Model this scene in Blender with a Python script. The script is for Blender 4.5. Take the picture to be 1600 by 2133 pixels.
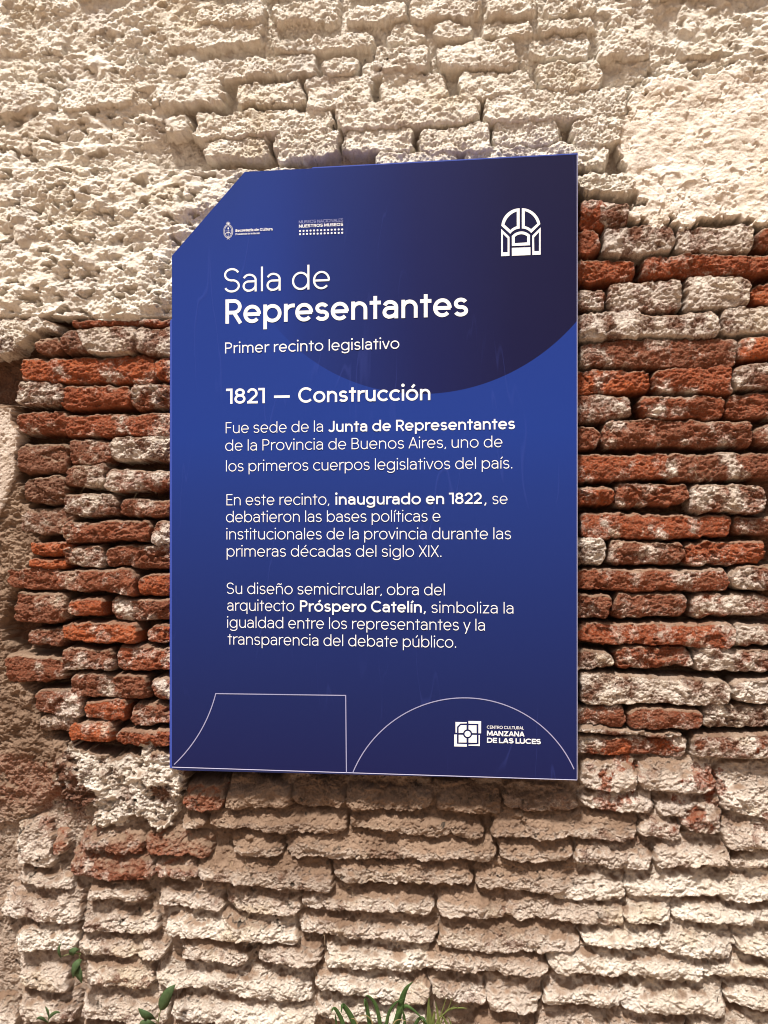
import bpy, math, random
import numpy as np

for o in list(bpy.data.objects):
    bpy.data.objects.remove(o, do_unlink=True)
SC = bpy.context.scene
COL = SC.collection
R = math.radians

# ------------------------------------------------------------------ camera
CAM_D, CAM_H, CAM_YAW, FPX, HOR = 2.28, 1.56, R(6.1), 1603.0, 1136.0
cd = bpy.data.cameras.new('camera')
cam = bpy.data.objects.new('camera', cd)
COL.objects.link(cam)
cam.location = (0, -CAM_D, CAM_H)
cam.rotation_euler = (R(90), 0, CAM_YAW)
cd.sensor_fit = 'VERTICAL'
cd.sensor_height = 36.0
cd.sensor_width = 27.0
cd.lens = 36.0 * FPX / 2133.0
cd.shift_y = (HOR - 1066.5) / 2133.0
cd.clip_start = 0.05
cd.clip_end = 200.0
SC.camera = cam

# ------------------------------------------------------------------ light
SUN_EL, SUN_AZ = R(64), R(-20)          # azimuth: 0 = straight out from the wall, negative = from the left
world = bpy.data.worlds.new('World')
SC.world = world
world.use_nodes = True
wn = world.node_tree
for n in list(wn.nodes):
    wn.nodes.remove(n)
sky = wn.nodes.new('ShaderNodeTexSky')
sky.sky_type = 'NISHITA'
sky.sun_disc = False
sky.sun_elevation = SUN_EL
sky.sun_rotation = math.pi - SUN_AZ      # sun stands out in front of the wall (-Y)
sky.dust_density = 9.0
sky.air_density = 1.0
sky.ozone_density = 0.6
bgn = wn.nodes.new('ShaderNodeBackground')
bgn.inputs['Strength'].default_value = 0.05
wo = wn.nodes.new('ShaderNodeOutputWorld')
wn.links.new(sky.outputs['Color'], bgn.inputs['Color'])
wn.links.new(bgn.outputs['Background'], wo.inputs['Surface'])

sd = bpy.data.lights.new('sun', 'SUN')
sd.energy = 4.6
sd.angle = R(5)
sd.color = (1.0, 0.955, 0.885)
sun = bpy.data.objects.new('sun', sd)
COL.objects.link(sun)
# direction towards the sun
_d = (math.sin(SUN_AZ) * math.cos(SUN_EL), -math.cos(SUN_AZ) * math.cos(SUN_EL), math.sin(SUN_EL))
import mathutils
sun.rotation_euler = mathutils.Vector(_d).to_track_quat('Z', 'Y').to_euler()
sun.location = (0, -4, 6)

SC.view_settings.view_transform = 'Standard'
SC.view_settings.look = 'None'
SC.view_settings.exposure = 0.70
SC.view_settings.gamma = 1.0
SC.view_settings.use_curve_mapping = False
SC.cycles.pixel_filter_type = 'BLACKMAN_HARRIS'
SC.cycles.filter_width = 1.0

# ------------------------------------------------------------------ photo pixel -> point on a plane parallel to the wall
_s, _c = math.sin(CAM_YAW), math.cos(CAM_YAW)
def px(x, y, Y):
    u = (x - 800.0) / FPX
    v = (HOR - y) / FPX
    dx, dy = -_s + u * _c, _c + u * _s
    t = (Y + CAM_D) / dy
    return t * dx, CAM_H + t * v
def inv_px(X, Z, Y):
    dY = Y + CAM_D
    depth = -_s * X + _c * dY
    right = _c * X + _s * dY
    return 800.0 + FPX * right / depth, HOR - FPX * (Z - CAM_H) / depth

# ------------------------------------------------------------------ helpers
def new_obj(name, me, mat=None, parent=None):
    o = bpy.data.objects.new(name, me)
    COL.objects.link(o)
    if mat is not None and me is not None:
        me.materials.append(mat)
    if parent is not None:
        o.parent = parent
    return o
def tag(o, label=None, cat=None, group=None, kind=None):
    if label: o['label'] = label
    if cat: o['category'] = cat
    if group: o['group'] = group
    if kind: o['kind'] = kind
    return o
def empty(name, loc):
    o = bpy.data.objects.new(name, None)
    COL.objects.link(o)
    o.location = loc
    o.empty_display_size = 0.05
    return o
def np_mesh(name, co, quads, smooth=True):
    me = bpy.data.meshes.new(name)
    nv, nf = len(co), len(quads)
    me.vertices.add(nv)
    me.vertices.foreach_set('co', np.ascontiguousarray(co, dtype=np.float32).ravel())
    me.loops.add(nf * 4)
    me.loops.foreach_set('vertex_index', np.ascontiguousarray(quads, dtype=np.int32).ravel())
    me.polygons.add(nf)
    me.polygons.foreach_set('loop_start', np.arange(0, nf * 4, 4, dtype=np.int32))
    me.polygons.foreach_set('loop_total', np.full(nf, 4, dtype=np.int32))
    me.update(calc_edges=True)
    me.polygons.foreach_set('use_smooth', np.full(nf, smooth, dtype=bool))
    return me
class NT:
    """small node-tree builder"""
    def __init__(self, name):
        self.mat = bpy.data.materials.new(name)
        self.mat.use_nodes = True
        self.t = self.mat.node_tree
        self.b = self.t.nodes['Principled BSDF']
    def n(self, typ, **kw):
        nd = self.t.nodes.new(typ)
        for k, v in kw.items():
            setattr(nd, k, v)
        return nd
    def put(self, sock, v):
        if isinstance(v, bpy.types.NodeSocket):
            self.t.links.new(v, sock)
        else:
            sock.default_value = v
    def math(self, op, a, b=None, c=None, clamp=False):
        nd = self.n('ShaderNodeMath', operation=op, use_clamp=clamp)
        self.put(nd.inputs[0], a)
        if b is not None: self.put(nd.inputs[1], b)
        if c is not None: self.put(nd.inputs[2], c)
        return nd.outputs[0]
    def mix(self, f, a, b, blend='MIX'):
        nd = self.n('ShaderNodeMix', data_type='RGBA', blend_type=blend)
        self.put(nd.inputs[0], f)
        self.put(nd.inputs[6], a if isinstance(a, bpy.types.NodeSocket) else (*a, 1))
        self.put(nd.inputs[7], b if isinstance(b, bpy.types.NodeSocket) else (*b, 1))
        return nd.outputs[2]
    def noise(self, vec, scale, detail=4, rough=0.6, dist=0.0):
        nd = self.n('ShaderNodeTexNoise')
        if vec is not None: self.put(nd.inputs['Vector'], vec)
        nd.inputs['Scale'].default_value = scale
        nd.inputs['Detail'].default_value = detail
        nd.inputs['Roughness'].default_value = rough
        nd.inputs['Distortion'].default_value = dist
        return nd.outputs['Fac']
    def ramp(self, f, stops, interp='LINEAR'):
        nd = self.n('ShaderNodeValToRGB')
        cr = nd.color_ramp
        cr.interpolation = interp
        while len(cr.elements) < len(stops):
            cr.elements.new(0.5)
        for e, (p, c) in zip(cr.elements, stops):
            e.position = p
            e.color = (*c, 1)
        self.put(nd.inputs[0], f)
        return nd.outputs[0]
    def sstep(self, v, lo, hi):
        nd = self.n('ShaderNodeMapRange', interpolation_type='SMOOTHSTEP')
        self.put(nd.inputs['Value'], v)
        nd.inputs['From Min'].default_value = lo
        nd.inputs['From Max'].default_value = hi
        return nd.outputs['Result']

# ------------------------------------------------------------------ materials
def masonry_material(name, fine=1.0):
    m = NT(name)
    pos = m.n('ShaderNodeNewGeometry').outputs['Position']
    at = m.n('ShaderNodeAttribute', attribute_name='mask')
    sp = m.n('ShaderNodeSeparateColor')
    m.t.links.new(at.outputs['Color'], sp.inputs[0])
    red, lime, dust = sp.outputs[0], sp.outputs[1], sp.outputs[2]  # dust channel also carries shade painted in joints and below the sign
    soot = at.outputs['Alpha']
    nf = m.noise(pos, 190, 5, 0.7)
    nm = m.noise(pos, 42, 5, 0.65)
    nl = m.noise(pos, 9, 4, 0.6)
    rr = m.math('ADD', red, m.math('MULTIPLY', m.math('SUBTRACT', nm, 0.5), 0.75))
    brick = m.ramp(rr, [(0.0, (0.105, 0.055, 0.037)), (0.35, (0.140, 0.055, 0.033)), (0.65, (0.195, 0.056, 0.027)),
                        (0.9, (0.255, 0.056, 0.020)), (1.0, (0.34, 0.078, 0.024))])
    nx = m.noise(pos, 420, 4, 0.75)
    brick = m.mix(m.math('MULTIPLY', m.sstep(nf, 0.46, 0.70), .75), brick, (0.27, 0.140, 0.085))
    brick = m.mix(m.math('MULTIPLY', m.sstep(nx, 0.56, 0.66), .6), brick, (0.42, 0.33, 0.25))
    brick = m.mix(m.math('MULTIPLY', m.sstep(nx, 0.44, 0.36), .6), brick, (0.07, 0.03, 0.02))
    lim = m.ramp(m.math('ADD', m.math('MULTIPLY', nl, 0.55), m.math('MULTIPLY', nm, 0.45)),
                 [(0.30, (0.35, 0.270, 0.215)), (0.48, (0.53, 0.440, 0.370)), (0.60, (0.72, 0.640, 0.565)), (0.75, (0.53, 0.440, 0.345))])
    lim_w = m.ramp(m.math('ADD', m.math('MULTIPLY', nl, 0.5), m.math('MULTIPLY', nm, 0.5)),
                   [(0.30, (0.62, 0.535, 0.43)), (0.46, (0.80, 0.73, 0.63)), (0.60, (0.88, 0.835, 0.75)), (0.75, (0.76, 0.675, 0.52))])
    lim = m.mix(m.sstep(red, 0.30, 0.0), lim, lim_w)
    ns = m.noise(pos, 5.5, 6, 0.68)
    lim = m.mix(m.math('MULTIPLY', m.sstep(ns, 0.53, 0.66), .40), lim, (0.56, 0.44, 0.27))
    lim = m.mix(m.math('MULTIPLY', m.sstep(ns, 0.46, 0.34), .45), lim, (0.46, 0.395, 0.365))
    lim = m.mix(m.math('MULTIPLY', m.sstep(nx, 0.54, 0.64), .70), lim, (0.90, 0.86, 0.79))
    lim = m.mix(m.math('MULTIPLY', m.sstep(nx, 0.46, 0.36), .70), lim, (0.27, 0.205, 0.15))
    lf = m.math('ADD', lime, m.math('MULTIPLY', m.math('SUBTRACT', nf, 0.5), 0.9))
    lf = m.math('ADD', lf, m.math('MULTIPLY', m.math('SUBTRACT', nm, 0.5), 0.45))
    lf = m.math('ADD', lf, m.math('MULTIPLY', m.math('SUBTRACT', nx, 0.5), 0.6))
    cov = m.math('ADD', m.math('MULTIPLY', m.sstep(lf, 0.22, 0.64), .46), m.math('MULTIPLY', m.sstep(lf, 0.54, 0.78), .50))
    c = m.mix(cov, brick, lim)
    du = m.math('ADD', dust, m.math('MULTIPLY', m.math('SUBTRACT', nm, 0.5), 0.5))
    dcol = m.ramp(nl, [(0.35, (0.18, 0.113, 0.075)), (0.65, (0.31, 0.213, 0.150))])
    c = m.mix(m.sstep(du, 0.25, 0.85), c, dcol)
    so = m.math('ADD', soot, m.math('MULTIPLY', m.math('SUBTRACT', nf, 0.5), 0.6))
    c = m.mix(m.sstep(so, 0.44, 0.72), c, (0.075, 0.058, 0.045))
    m.put(m.b.inputs['Base Color'], c)
    m.b.inputs['Roughness'].default_value = 0.93
    m.b.inputs['Specular IOR Level'].default_value = 0.15
    vo = m.n('ShaderNodeTexVoronoi', feature='F1')
    m.put(vo.inputs['Vector'], pos)
    vo.inputs['Scale'].default_value = 150
    h = m.math('ADD', m.math('MULTIPLY', nf, 1.0), m.math('MULTIPLY', vo.outputs['Distance'], 0.35))
    h = m.math('ADD', h, m.math('MULTIPLY', m.noise(pos, 480, 3, 0.7), 0.6))
    bp = m.n('ShaderNodeBump')
    bp.inputs['Strength'].default_value = 1.0
    bp.inputs['Distance'].default_value = 0.0058 * fine
    m.put(bp.inputs['Height'], h)
    m.put(m.b.inputs['Normal'], bp.outputs['Normal'])
    return m.mat
M_BRICK = masonry_material('weathered_masonry')
M_PLASTER = masonry_material('lime_plaster', 0.42)

def simple_mat(name, col, rough=0.5, spec=0.5):
    m = NT(name)
    m.b.inputs['Base Color'].default_value = (*col, 1)
    m.b.inputs['Roughness'].default_value = rough
    m.b.inputs['Specular IOR Level'].default_value = spec
    return m.mat

# ------------------------------------------------------------------ the ground in front of the wall
def ground_material():
    m = NT('trodden_earth')
    pos = m.n('ShaderNodeNewGeometry').outputs['Position']
    c = m.ramp(m.noise(pos, 6, 8, 0.65), [(0.3, (0.30, 0.20, 0.13)), (0.7, (0.44, 0.31, 0.21))])
    m.put(m.b.inputs['Base Color'], c)
    m.b.inputs['Roughness'].default_value = 0.95
    bp = m.n('ShaderNodeBump')
    bp.inputs['Distance'].default_value = 0.02
    m.put(bp.inputs['Height'], m.noise(pos, 30, 6, 0.7))
    m.put(m.b.inputs['Normal'], bp.outputs['Normal'])
    return m.mat
gv = [(-40, -60, 0), (40, -60, 0), (40, 0.4, 0), (-40, 0.4, 0)]
gm = bpy.data.meshes.new('ground')
gm.from_pydata(gv, [], [(0, 1, 2, 3)])
g = new_obj('ground', gm, ground_material())
tag(g, kind='structure')

# ------------------------------------------------------------------ the wall: relief sampled on a fine sheet
rng = np.random.default_rng(11)
FINE = 0.0020
WALL_Y = -0.030                       # the plane of the brick faces, seen from the traced outlines
X0, X1, Z1 = -1.50, 0.90, 3.24
def axis(lo, hi, ext_lo, ext_hi):
    core = np.arange(lo, hi, FINE)
    def out(n_to, start, sgn):
        v, st, p = [], FINE, start
        while (n_to - p) * sgn > 0:
            st = min(st * 1.12, 0.02)
            p += sgn * st
            v.append(p)
        return np.array(v)
    a = out(ext_lo, lo, -1)[::-1] if ext_lo < lo else np.zeros(0)
    b = out(ext_hi, core[-1], 1)
    return np.concatenate([a, core, b])
xs = axis(X0, X1, -2.9, 2.3)
zs = axis(-0.02, Z1, -0.02, 4.0)
NX, NZ = len(xs), len(zs)
XX, ZZ = np.meshgrid(xs, zs)          # rows: z, columns: x
XX = XX.astype(np.float32); ZZ = ZZ.astype(np.float32)
PX, PY = inv_px(XX, ZZ, WALL_Y)

def vnoise(x, z, sx, sz=None, seed=0):
    """smooth value noise 0..1, cells of sx by sz metres"""
    sz = sz or sx
    lat = np.random.default_rng(1000 + seed).random((257, 257), dtype=np.float32)
    u, v = x / sx + 71.3 + seed * 3.7, z / sz + 37.9 + seed * 5.1
    iu, iv = np.floor(u).astype(np.int32), np.floor(v).astype(np.int32)
    fu, fv = (u - iu).astype(np.float32), (v - iv).astype(np.float32)
    fu = fu * fu * fu * (fu * (fu * 6 - 15) + 10)
    fv = fv * fv * fv * (fv * (fv * 6 - 15) + 10)
    a, b = iu & 255, iv & 255
    l00, l10, l01, l11 = lat[b, a], lat[b, a + 1], lat[b + 1, a], lat[b + 1, a + 1]
    return (l00 * (1 - fu) + l10 * fu) * (1 - fv) + (l01 * (1 - fu) + l11 * fu) * fv
def fbm(x, z, s, octv=4, gain=0.55, seed=0, aniso=1.0):
    t, amp, tot = 0, 1.0, 0.0
    for k in range(octv):
        # turn every octave so that no lattice shows
        a = 0.5 + k * 1.1
        xr, zr = (x * math.cos(a) + z * aniso * math.sin(a), -x * math.sin(a) + z * aniso * math.cos(a))
        t = t + amp * vnoise(xr, zr, s, seed=seed * 17 + k)
        tot += amp
        amp *= gain
        s *= 0.5
    return t / tot
def sst(v, lo, hi):
    t = np.clip((v - lo) / (hi - lo), 0, 1)
    return t * t * (3 - 2 * t)
def worley(x, z, s, seed=0):
    u, v = x / s + 50, z / s + 50
    iu, iv = np.floor(u).astype(np.int32), np.floor(v).astype(np.int32)
    rg = np.random.default_rng(500 + seed)
    ja, jb = rg.random((256, 256), dtype=np.float32), rg.random((256, 256), dtype=np.float32)
    d1 = np.full(u.shape, 9.0, np.float32)
    for a in (-1, 0, 1):
        for b in (-1, 0, 1):
            p, q = (iu + a) & 255, (iv + b) & 255
            dx, dz = (iu + a) + ja[q, p] - u, (iv + b) + jb[q, p] - v
            d1 = np.minimum(d1, (dx * dx + dz * dz).astype(np.float32))
    return np.sqrt(d1)

# shared noise fields
WX = (fbm(XX, ZZ, 0.075, 5, 0.62, 1) - 0.5)
WZ = (fbm(XX, ZZ, 0.075, 5, 0.62, 2) - 0.5)
WXs = (fbm(XX, ZZ, 0.022, 3, 0.6, 3) - 0.5)
WZs = (fbm(XX, ZZ, 0.022, 3, 0.6, 4) - 0.5)
N_ROUGH = fbm(XX, ZZ, 0.045, 5, 0.62, 5)                      # lumps
N_FLAKE = fbm(XX, ZZ, 0.030, 4, 0.6, 6, aniso=1.7)            # flaky, lying beds
N_LIME = fbm(XX, ZZ, 0.055, 5, 0.66, 7)
N_BIG = fbm(XX, ZZ, 0.30, 4, 0.5, 8)
N_LUMP = fbm(XX + .02 * WX, ZZ, .085, 4, .6, 51, aniso=1.6)
N_PIT = fbm(XX, ZZ, 0.016, 3, 0.6, 9)
def ridge(n):
    return 1 - np.abs(2 * n - 1)

def poly_sdf(P, x, y):
    """signed distance to a polygon in photo pixels (negative inside)"""
    d = np.full(x.shape, 1e9, np.float32)
    inside = np.zeros(x.shape, bool)
    n = len(P)
    for i in range(n):
        ax, ay = P[i]; bx, by = P[(i + 1) % n]
        ex, ey = bx - ax, by - ay
        t = np.clip(((x - ax) * ex + (y - ay) * ey) / (ex * ex + ey * ey), 0, 1)
        d = np.minimum(d, (x - ax - t * ex) ** 2 + (y - ay - t * ey) ** 2)
        c = ((ay > y) != (by > y))
        if ay != by:
            inside ^= c & (x < (bx - ax) * (y - ay) / (by - ay) + ax)
    d = np.sqrt(d)
    return np.where(inside, -d, d)

# --- zones in photo pixels
wob = 70 * (N_BIG - 0.5) * 2 + 30 * WX * 2
top_limit = np.interp(PX, [-900, 0, 350, 360, 1190, 1230, 1300, 1600, 2400], [662, 662, 662, 430, 405, 408, 440, 475, 520])
CREAM_TOP = sst(top_limit - PY + 0.12 * wob, -4, 6)
low_limit = np.interp(PX, [-900, 0, 200, 360, 420, 1200, 1300, 1600, 2400], [1560, 1560, 1600, 1620, 1640, 1580, 1560, 1520, 1500])
CREAM_LOW = sst(PY - low_limit + 0.9 * wob, -25, 25)
REDZ = np.clip(1 - CREAM_TOP - CREAM_LOW, 0, 1)
RUBBLE = CREAM_TOP * sst(430 + 60 * (N_BIG - 0.5) * 2 - PX + np.clip(140 - PY, -200, 60) * 0.5, -40, 60)
RUBBLE = np.maximum(RUBBLE, CREAM_TOP * sst(PX + 90 * (N_BIG - 0.5) * 2, 1215, 1290) * sst(190 - PY, -20, 40))

# --- mortar bed
H = (-0.056 + 0.020 * (N_ROUGH - 0.5) * 2 * 0.9).astype(np.float32) * REDZ
H += CREAM_TOP * (-0.020 + 0.034 * sst(170 - PY, -60, 120) + 0.016 * (N_ROUGH - 0.5) * 2)
H += CREAM_LOW * (0.002 + 0.014 * (N_ROUGH - 0.5) * 2)
RED = (0.12 * REDZ + .02 * CREAM_TOP + .22 * CREAM_LOW).astype(np.float32)
LIME = (-0.25 + (N_LIME - 0.5) * 0.6) * REDZ + 0.85 * CREAM_TOP + 0.95 * CREAM_LOW
DUST_SHADE = (0.40 * REDZ + (0.55 - .40 * sst(185 - PY, -40, 40)) * CREAM_TOP + 0.62 * CREAM_LOW + 0.25 * (N_BIG - 0.5)).astype(np.float32)  # dark brown joint mortar, with the joints' shade put into its colour
PROT = np.zeros(XX.shape, np.float32)

# left: bare earthy mortar, raised, without bricks
EARTH = sst(-poly_sdf([(-900, 900), (30, 900), (45, 1000), (95, 1120), (70, 1180), (20, 1250), (15, 1340), (75, 1440), (95, 1500), (150, 1560), (140, 1640), (60, 1720), (-900, 1760)], PX + 40 * WX, PY + 40 * WZ), -8, 18)
H = np.where(EARTH > 0, H * (1 - EARTH) + EARTH * (0.020 + 0.035 * (N_ROUGH - 0.5) + 0.012 * (ridge(N_FLAKE) - 0.5)), H)
DUST_SHADE = DUST_SHADE * (1 - EARTH) + EARTH * 0.80

# --- bricks. Each: x0, y0, x1, y1 in photo pixels, redness, lime, dust, style
BR = []
def rows(ox, oy, k, lst, style, dust=0.12, rub=0.0):
    for b in lst:
        x0, y0, x1, y1, r, w = b[:6]
        BR.append((ox + x0 / k, oy + y0 / k, ox + x1 / k, oy + y1 / k, r, w, b[6] if len(b) > 6 else dust, style))
# middle, left of the sign
rows(0, 640, 3.048, [
    (455, 72, 1150, 118, .8, .1), (385, 130, 870, 295, .35, .78), (850, 120, 1150, 305, .35, .78), (230, 195, 395, 300, .6, .2, .4),
    (120, 310, 985, 480, .95, .2), (985, 310, 1200, 470, .9, .15),
    (105, 475, 420, 625, .3, .6), (400, 497, 835, 645, .85, .08), (830, 480, 1200, 640, .65, .4),
    (100, 660, 420, 805, .7, .25), (400, 675, 1200, 825, .8, .32),
    (115, 870, 430, 1060, .45, .12, .35), (425, 840, 700, 1000, .5, .35), (685, 825, 1150, 975, .35, .8),
    (140, 1075, 420, 1245, .35, .2, .35), (415, 1000, 680, 1150, .4, .6), (680, 1030, 1200, 1160, .6, .4),
    (130, 1270, 460, 1440, .45, .35, .4), (390, 1185, 760, 1320, .4, .55), (760, 1215, 1200, 1335, .55, .15),
    (410, 1360, 970, 1485, .65, .1), (980, 1360, 1200, 1500, .45, .5),
    (190, 1490, 470, 1580, 1.0, .0, .0), (405, 1510, 660, 1650, .5, .35), (665, 1505, 1150, 1655, .6, .3), (185, 1592, 420, 1660, 1.0, .0, .0),
    (30, 1655, 390, 1800, .65, .15, .25), (370, 1665, 880, 1815, .65, .3), (885, 1690, 1200, 1835, .9, .2),
    (90, 1815, 440, 2000, .55, .15, .25), (440, 1850, 670, 1960, .9, .08), (695, 1850, 1200, 1985, .6, .4),
    (170, 2030, 420, 2150, .5, .4), (405, 2000, 880, 2130, 1.0, .05), (925, 2015, 1200, 2135, .9, .2)], 'red')
rows(0, 1300, 2, [
    (25, 130, 275, 240, .6, .25, .25), (270, 100, 475, 190, .5, .5), (488, 95, 790, 190, .8, .35),
    (295, 205, 620, 310, .55, .3), (640, 220, 830, 315, .6, .5),
    (150, 270, 350, 380, .5, .5), (355, 315, 530, 400, .9, .12), (545, 335, 830, 420, .6, .5),
    (170, 375, 330, 450, .3, .5, .4), (290, 400, 480, 490, 1.0, .1), (490, 440, 830, 510, .8, .2)], 'red')
# middle, right of the sign
rows(1180, 640, 3.048, [
    (40, 25, 480, 205, .3, .85), (440, 45, 970, 195, .3, .9), (975, 0, 1350, 170, .3, .9),
    (80, 200, 1085, 385, .55, .22), (1085, 180, 1400, 335, 1.0, .03),
    (20, 390, 545, 550, .95, .05), (550, 375, 1070, 545, .85, .22), (1070, 355, 1400, 520, .4, .65),
    (-20, 555, 420, 720, .5, .45), (460, 560, 1000, 710, .75, .2), (1010, 540, 1400, 700, .7, .2),
    (-20, 750, 200, 895, .65, .1), (210, 715, 1185, 890, .6, .25), (1190, 740, 1400, 880, .55, .2),
    (-20, 930, 680, 1095, .85, .15), (620, 925, 1400, 1095, .55, .35),
    (-20, 1140, 295, 1255, .9, .05), (300, 1115, 780, 1265, .7, .42), (785, 1120, 1270, 1310, .5, .6),
    (80, 1315, 1035, 1465, .85, .25), (1050, 1325, 1400, 1450, .5, .5),
    (-20, 1460, 245, 1640, .2, .8), (260, 1480, 745, 1635, .55, .35), (750, 1485, 1260, 1640, .9, .15),
    (-20, 1660, 1035, 1805, .7, .25), (1040, 1645, 1400, 1800, .4, .6),
    (-20, 1830, 285, 1975, .55, .25), (300, 1810, 780, 1970, .55, .42), (800, 1820, 1310, 1965, .7, .55),
    (60, 2000, 1065, 2150, .85, .35), (1065, 2010, 1400, 2150, .6, .5)], 'red')
rows(800, 0, 2, [
    (805, 830, 930, 960, .9, .15), (890, 840, 1030, 940, .4, .8),
    (805, 960, 900, 1070, .75, .2), (910, 935, 1215, 1060, .35, .74), (1225, 935, 1550, 1050, .35, .78), (1555, 950, 1760, 1040, .7, .3),
    (790, 1080, 1055, 1175, .9, .15), (1085, 1060, 1760, 1150, .85, .18),
    (790, 1205, 930, 1295, .5, .5), (940, 1170, 1240, 1300, .5, .72), (1255, 1155, 1530, 1290, .35, .8), (1535, 1165, 1760, 1270, 1.0, .1)], 'red')
rows(800, 1300, 2, [
    (770, 105, 960, 190, .3, .6), (970, 95, 1290, 185, .75, .3), (1295, 105, 1760, 200, .5, .6),
    (815, 215, 1435, 335, .25, .84), (1445, 225, 1760, 330, .25, .84),
    (770, 335, 1005, 430, .6, .35), (1010, 350, 1325, 435, .6, .32), (1330, 340, 1760, 435, .2, .88),
    (770, 470, 1265, 550, .6, .6, .2), (1280, 460, 1760, 560, .4, .7), (800, 436, 1240, 466, .3, .8, .2)], 'red')
# top: lime-covered courses
rows(800, 0, 2, [
    (-30, 635, 310, 700, .0, 1.1), (330, 605, 935, 720, .0, 1.1), (810, 722, 1060, 812, .0, 1.1),
    (-170, 530, 130, 640, .0, 1.1), (140, 525, 445, 645, .0, 1.1), (450, 500, 745, 610, .0, 1.1), (785, 480, 1025, 605, .0, 1.1),
    (-205, 415, 400, 525, .0, 1.1), (410, 370, 1025, 500, .0, 1.1),
    (-10, 310, 270, 425, .0, 1.1), (300, 290, 622, 400, .0, 1.1), (632, 250, 920, 372, .0, 1.1),
    (-40, 190, 185, 300, .0, 1.1), (215, 165, 560, 285, .0, 1.1), (600, 140, 860, 240, .0, 1.1), (880, 150, 1105, 240, .0, 1.1), (1200, 155, 1420, 235, .0, 1.1), (100, -10, 400, 85, .0, 1.1), (415, -15, 640, 70, .0, 1.1), (660, -10, 900, 62, .0, 1.1), (10, 98, 180, 180, .0, 1.1), (200, 95, 380, 155, .0, 1.1), (400, 85, 620, 150, .0, 1.1), (640, 75, 880, 132, .0, 1.1)], 'top')
rows(0, 0, 2, [
    (1130, 10, 1420, 100, .0, 1.1), (1440, 20, 1700, 100, .0, 1.1), (1130, 150, 1560, 215, .0, 1.1), (970, 345, 1275, 440, .0, 1.1), (1275, 310, 1560, 450, .0, 1.1),
    (800, 460, 1390, 565, .0, 1.1), (840, 570, 1122, 665, .0, 1.1), (1135, 540, 1428, 670, .0, 1.1), (780, 235, 1330, 330, .0, 1.1),
    (1340, 245, 1500, 312, .0, 1.1), (1510, 245, 1750, 330, .0, 1.1), (700, 110, 1100, 200, .0, 1.1), (820, 20, 1110, 110, .0, 1.1),
    (260, 350, 560, 450, .0, 1.1), (640, 340, 940, 440, .0, 1.1), (0, 350, 240, 470, .0, 1.1), (670, 480, 790, 560, .0, 1.1)], 'top')
# bottom: lime and dust over stones and bricks
rows(0, 1300, 2, [
    (765, 660, 935, 762, .7, .3, .35), (940, 655, 1215, 762, .3, .9, .75), (1215, 660, 1430, 752, .3, .9, .75), (1430, 680, 1800, 765, .3, .9, .75),
    (758, 770, 860, 842, .3, .9, .6), (868, 765, 1440, 855, .3, .95, .62), (1447, 771, 2020, 866, .3, .95, .62),
    (340, 850, 600, 945, .5, .4, .45), (600, 858, 885, 962, .7, .35, .5), (955, 855, 1180, 957, .3, .95, .5), (1185, 860, 2068, 972, .3, .95, .5),
    (300, 940, 640, 1056, .55, .55, .3), (640, 975, 830, 1052, .6, .45, .4), (825, 945, 1382, 1082, .3, .98, .45), (1390, 960, 1970, 1068, .3, .98, .45),
    (65, 800, 222, 1000, .3, 1.0, .15), (70, 1000, 305, 1092, .3, 1.0, .25), (225, 860, 300, 950, .6, .6, .3),
    (355, 1070, 612, 1148, .3, 1.0, .25), (660, 1070, 940, 1178, .3, 1.0, .25), (950, 1075, 1252, 1197, .3, 1.0, .25), (1255, 1080, 1810, 1190, .3, 1.0, .3),
    (5, 1090, 332, 1222, .3, 1.0, .15), (335, 1150, 662, 1282, .3, 1.0, .2), (690, 1190, 1240, 1312, .16, 1.05, .15), (1252, 1190, 1820, 1302, .3, 1.0, .3),
    (75, 1230, 332, 1352, .16, 1.05, .12), (330, 1287, 702, 1382, .3, 1.0, .15), (758, 1310, 1032, 1398, .3, 1.0, .25), (1068, 1300, 1342, 1407, .3, 1.0, .25), (1355, 1308, 1800, 1430, .16, 1.05, .15),
    (75, 1360, 282, 1512, .3, 1.0, .15), (350, 1385, 642, 1500, .4, .9, .2), (650, 1410, 1302, 1532, .16, 1.05, .1), (1320, 1425, 1790, 1535, .16, 1.05, .2),
    (75, 1522, 322, 1642, .3, 1.0, .15), (340, 1500, 702, 1652, .3, 1.0, .15), (718, 1530, 1312, 1662, .16, 1.05, .1), (1310, 1542, 1780, 1655, .16, 1.05, .15),
    (-60, 1560, 60, 1700, .3, 1.0, .2), (100, 1660, 330, 1760, .3, .9, .3), (340, 1660, 690, 1760, .3, 1.0, .2), (700, 1670, 1300, 1780, .3, 1.0, .2)], 'low')
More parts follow.
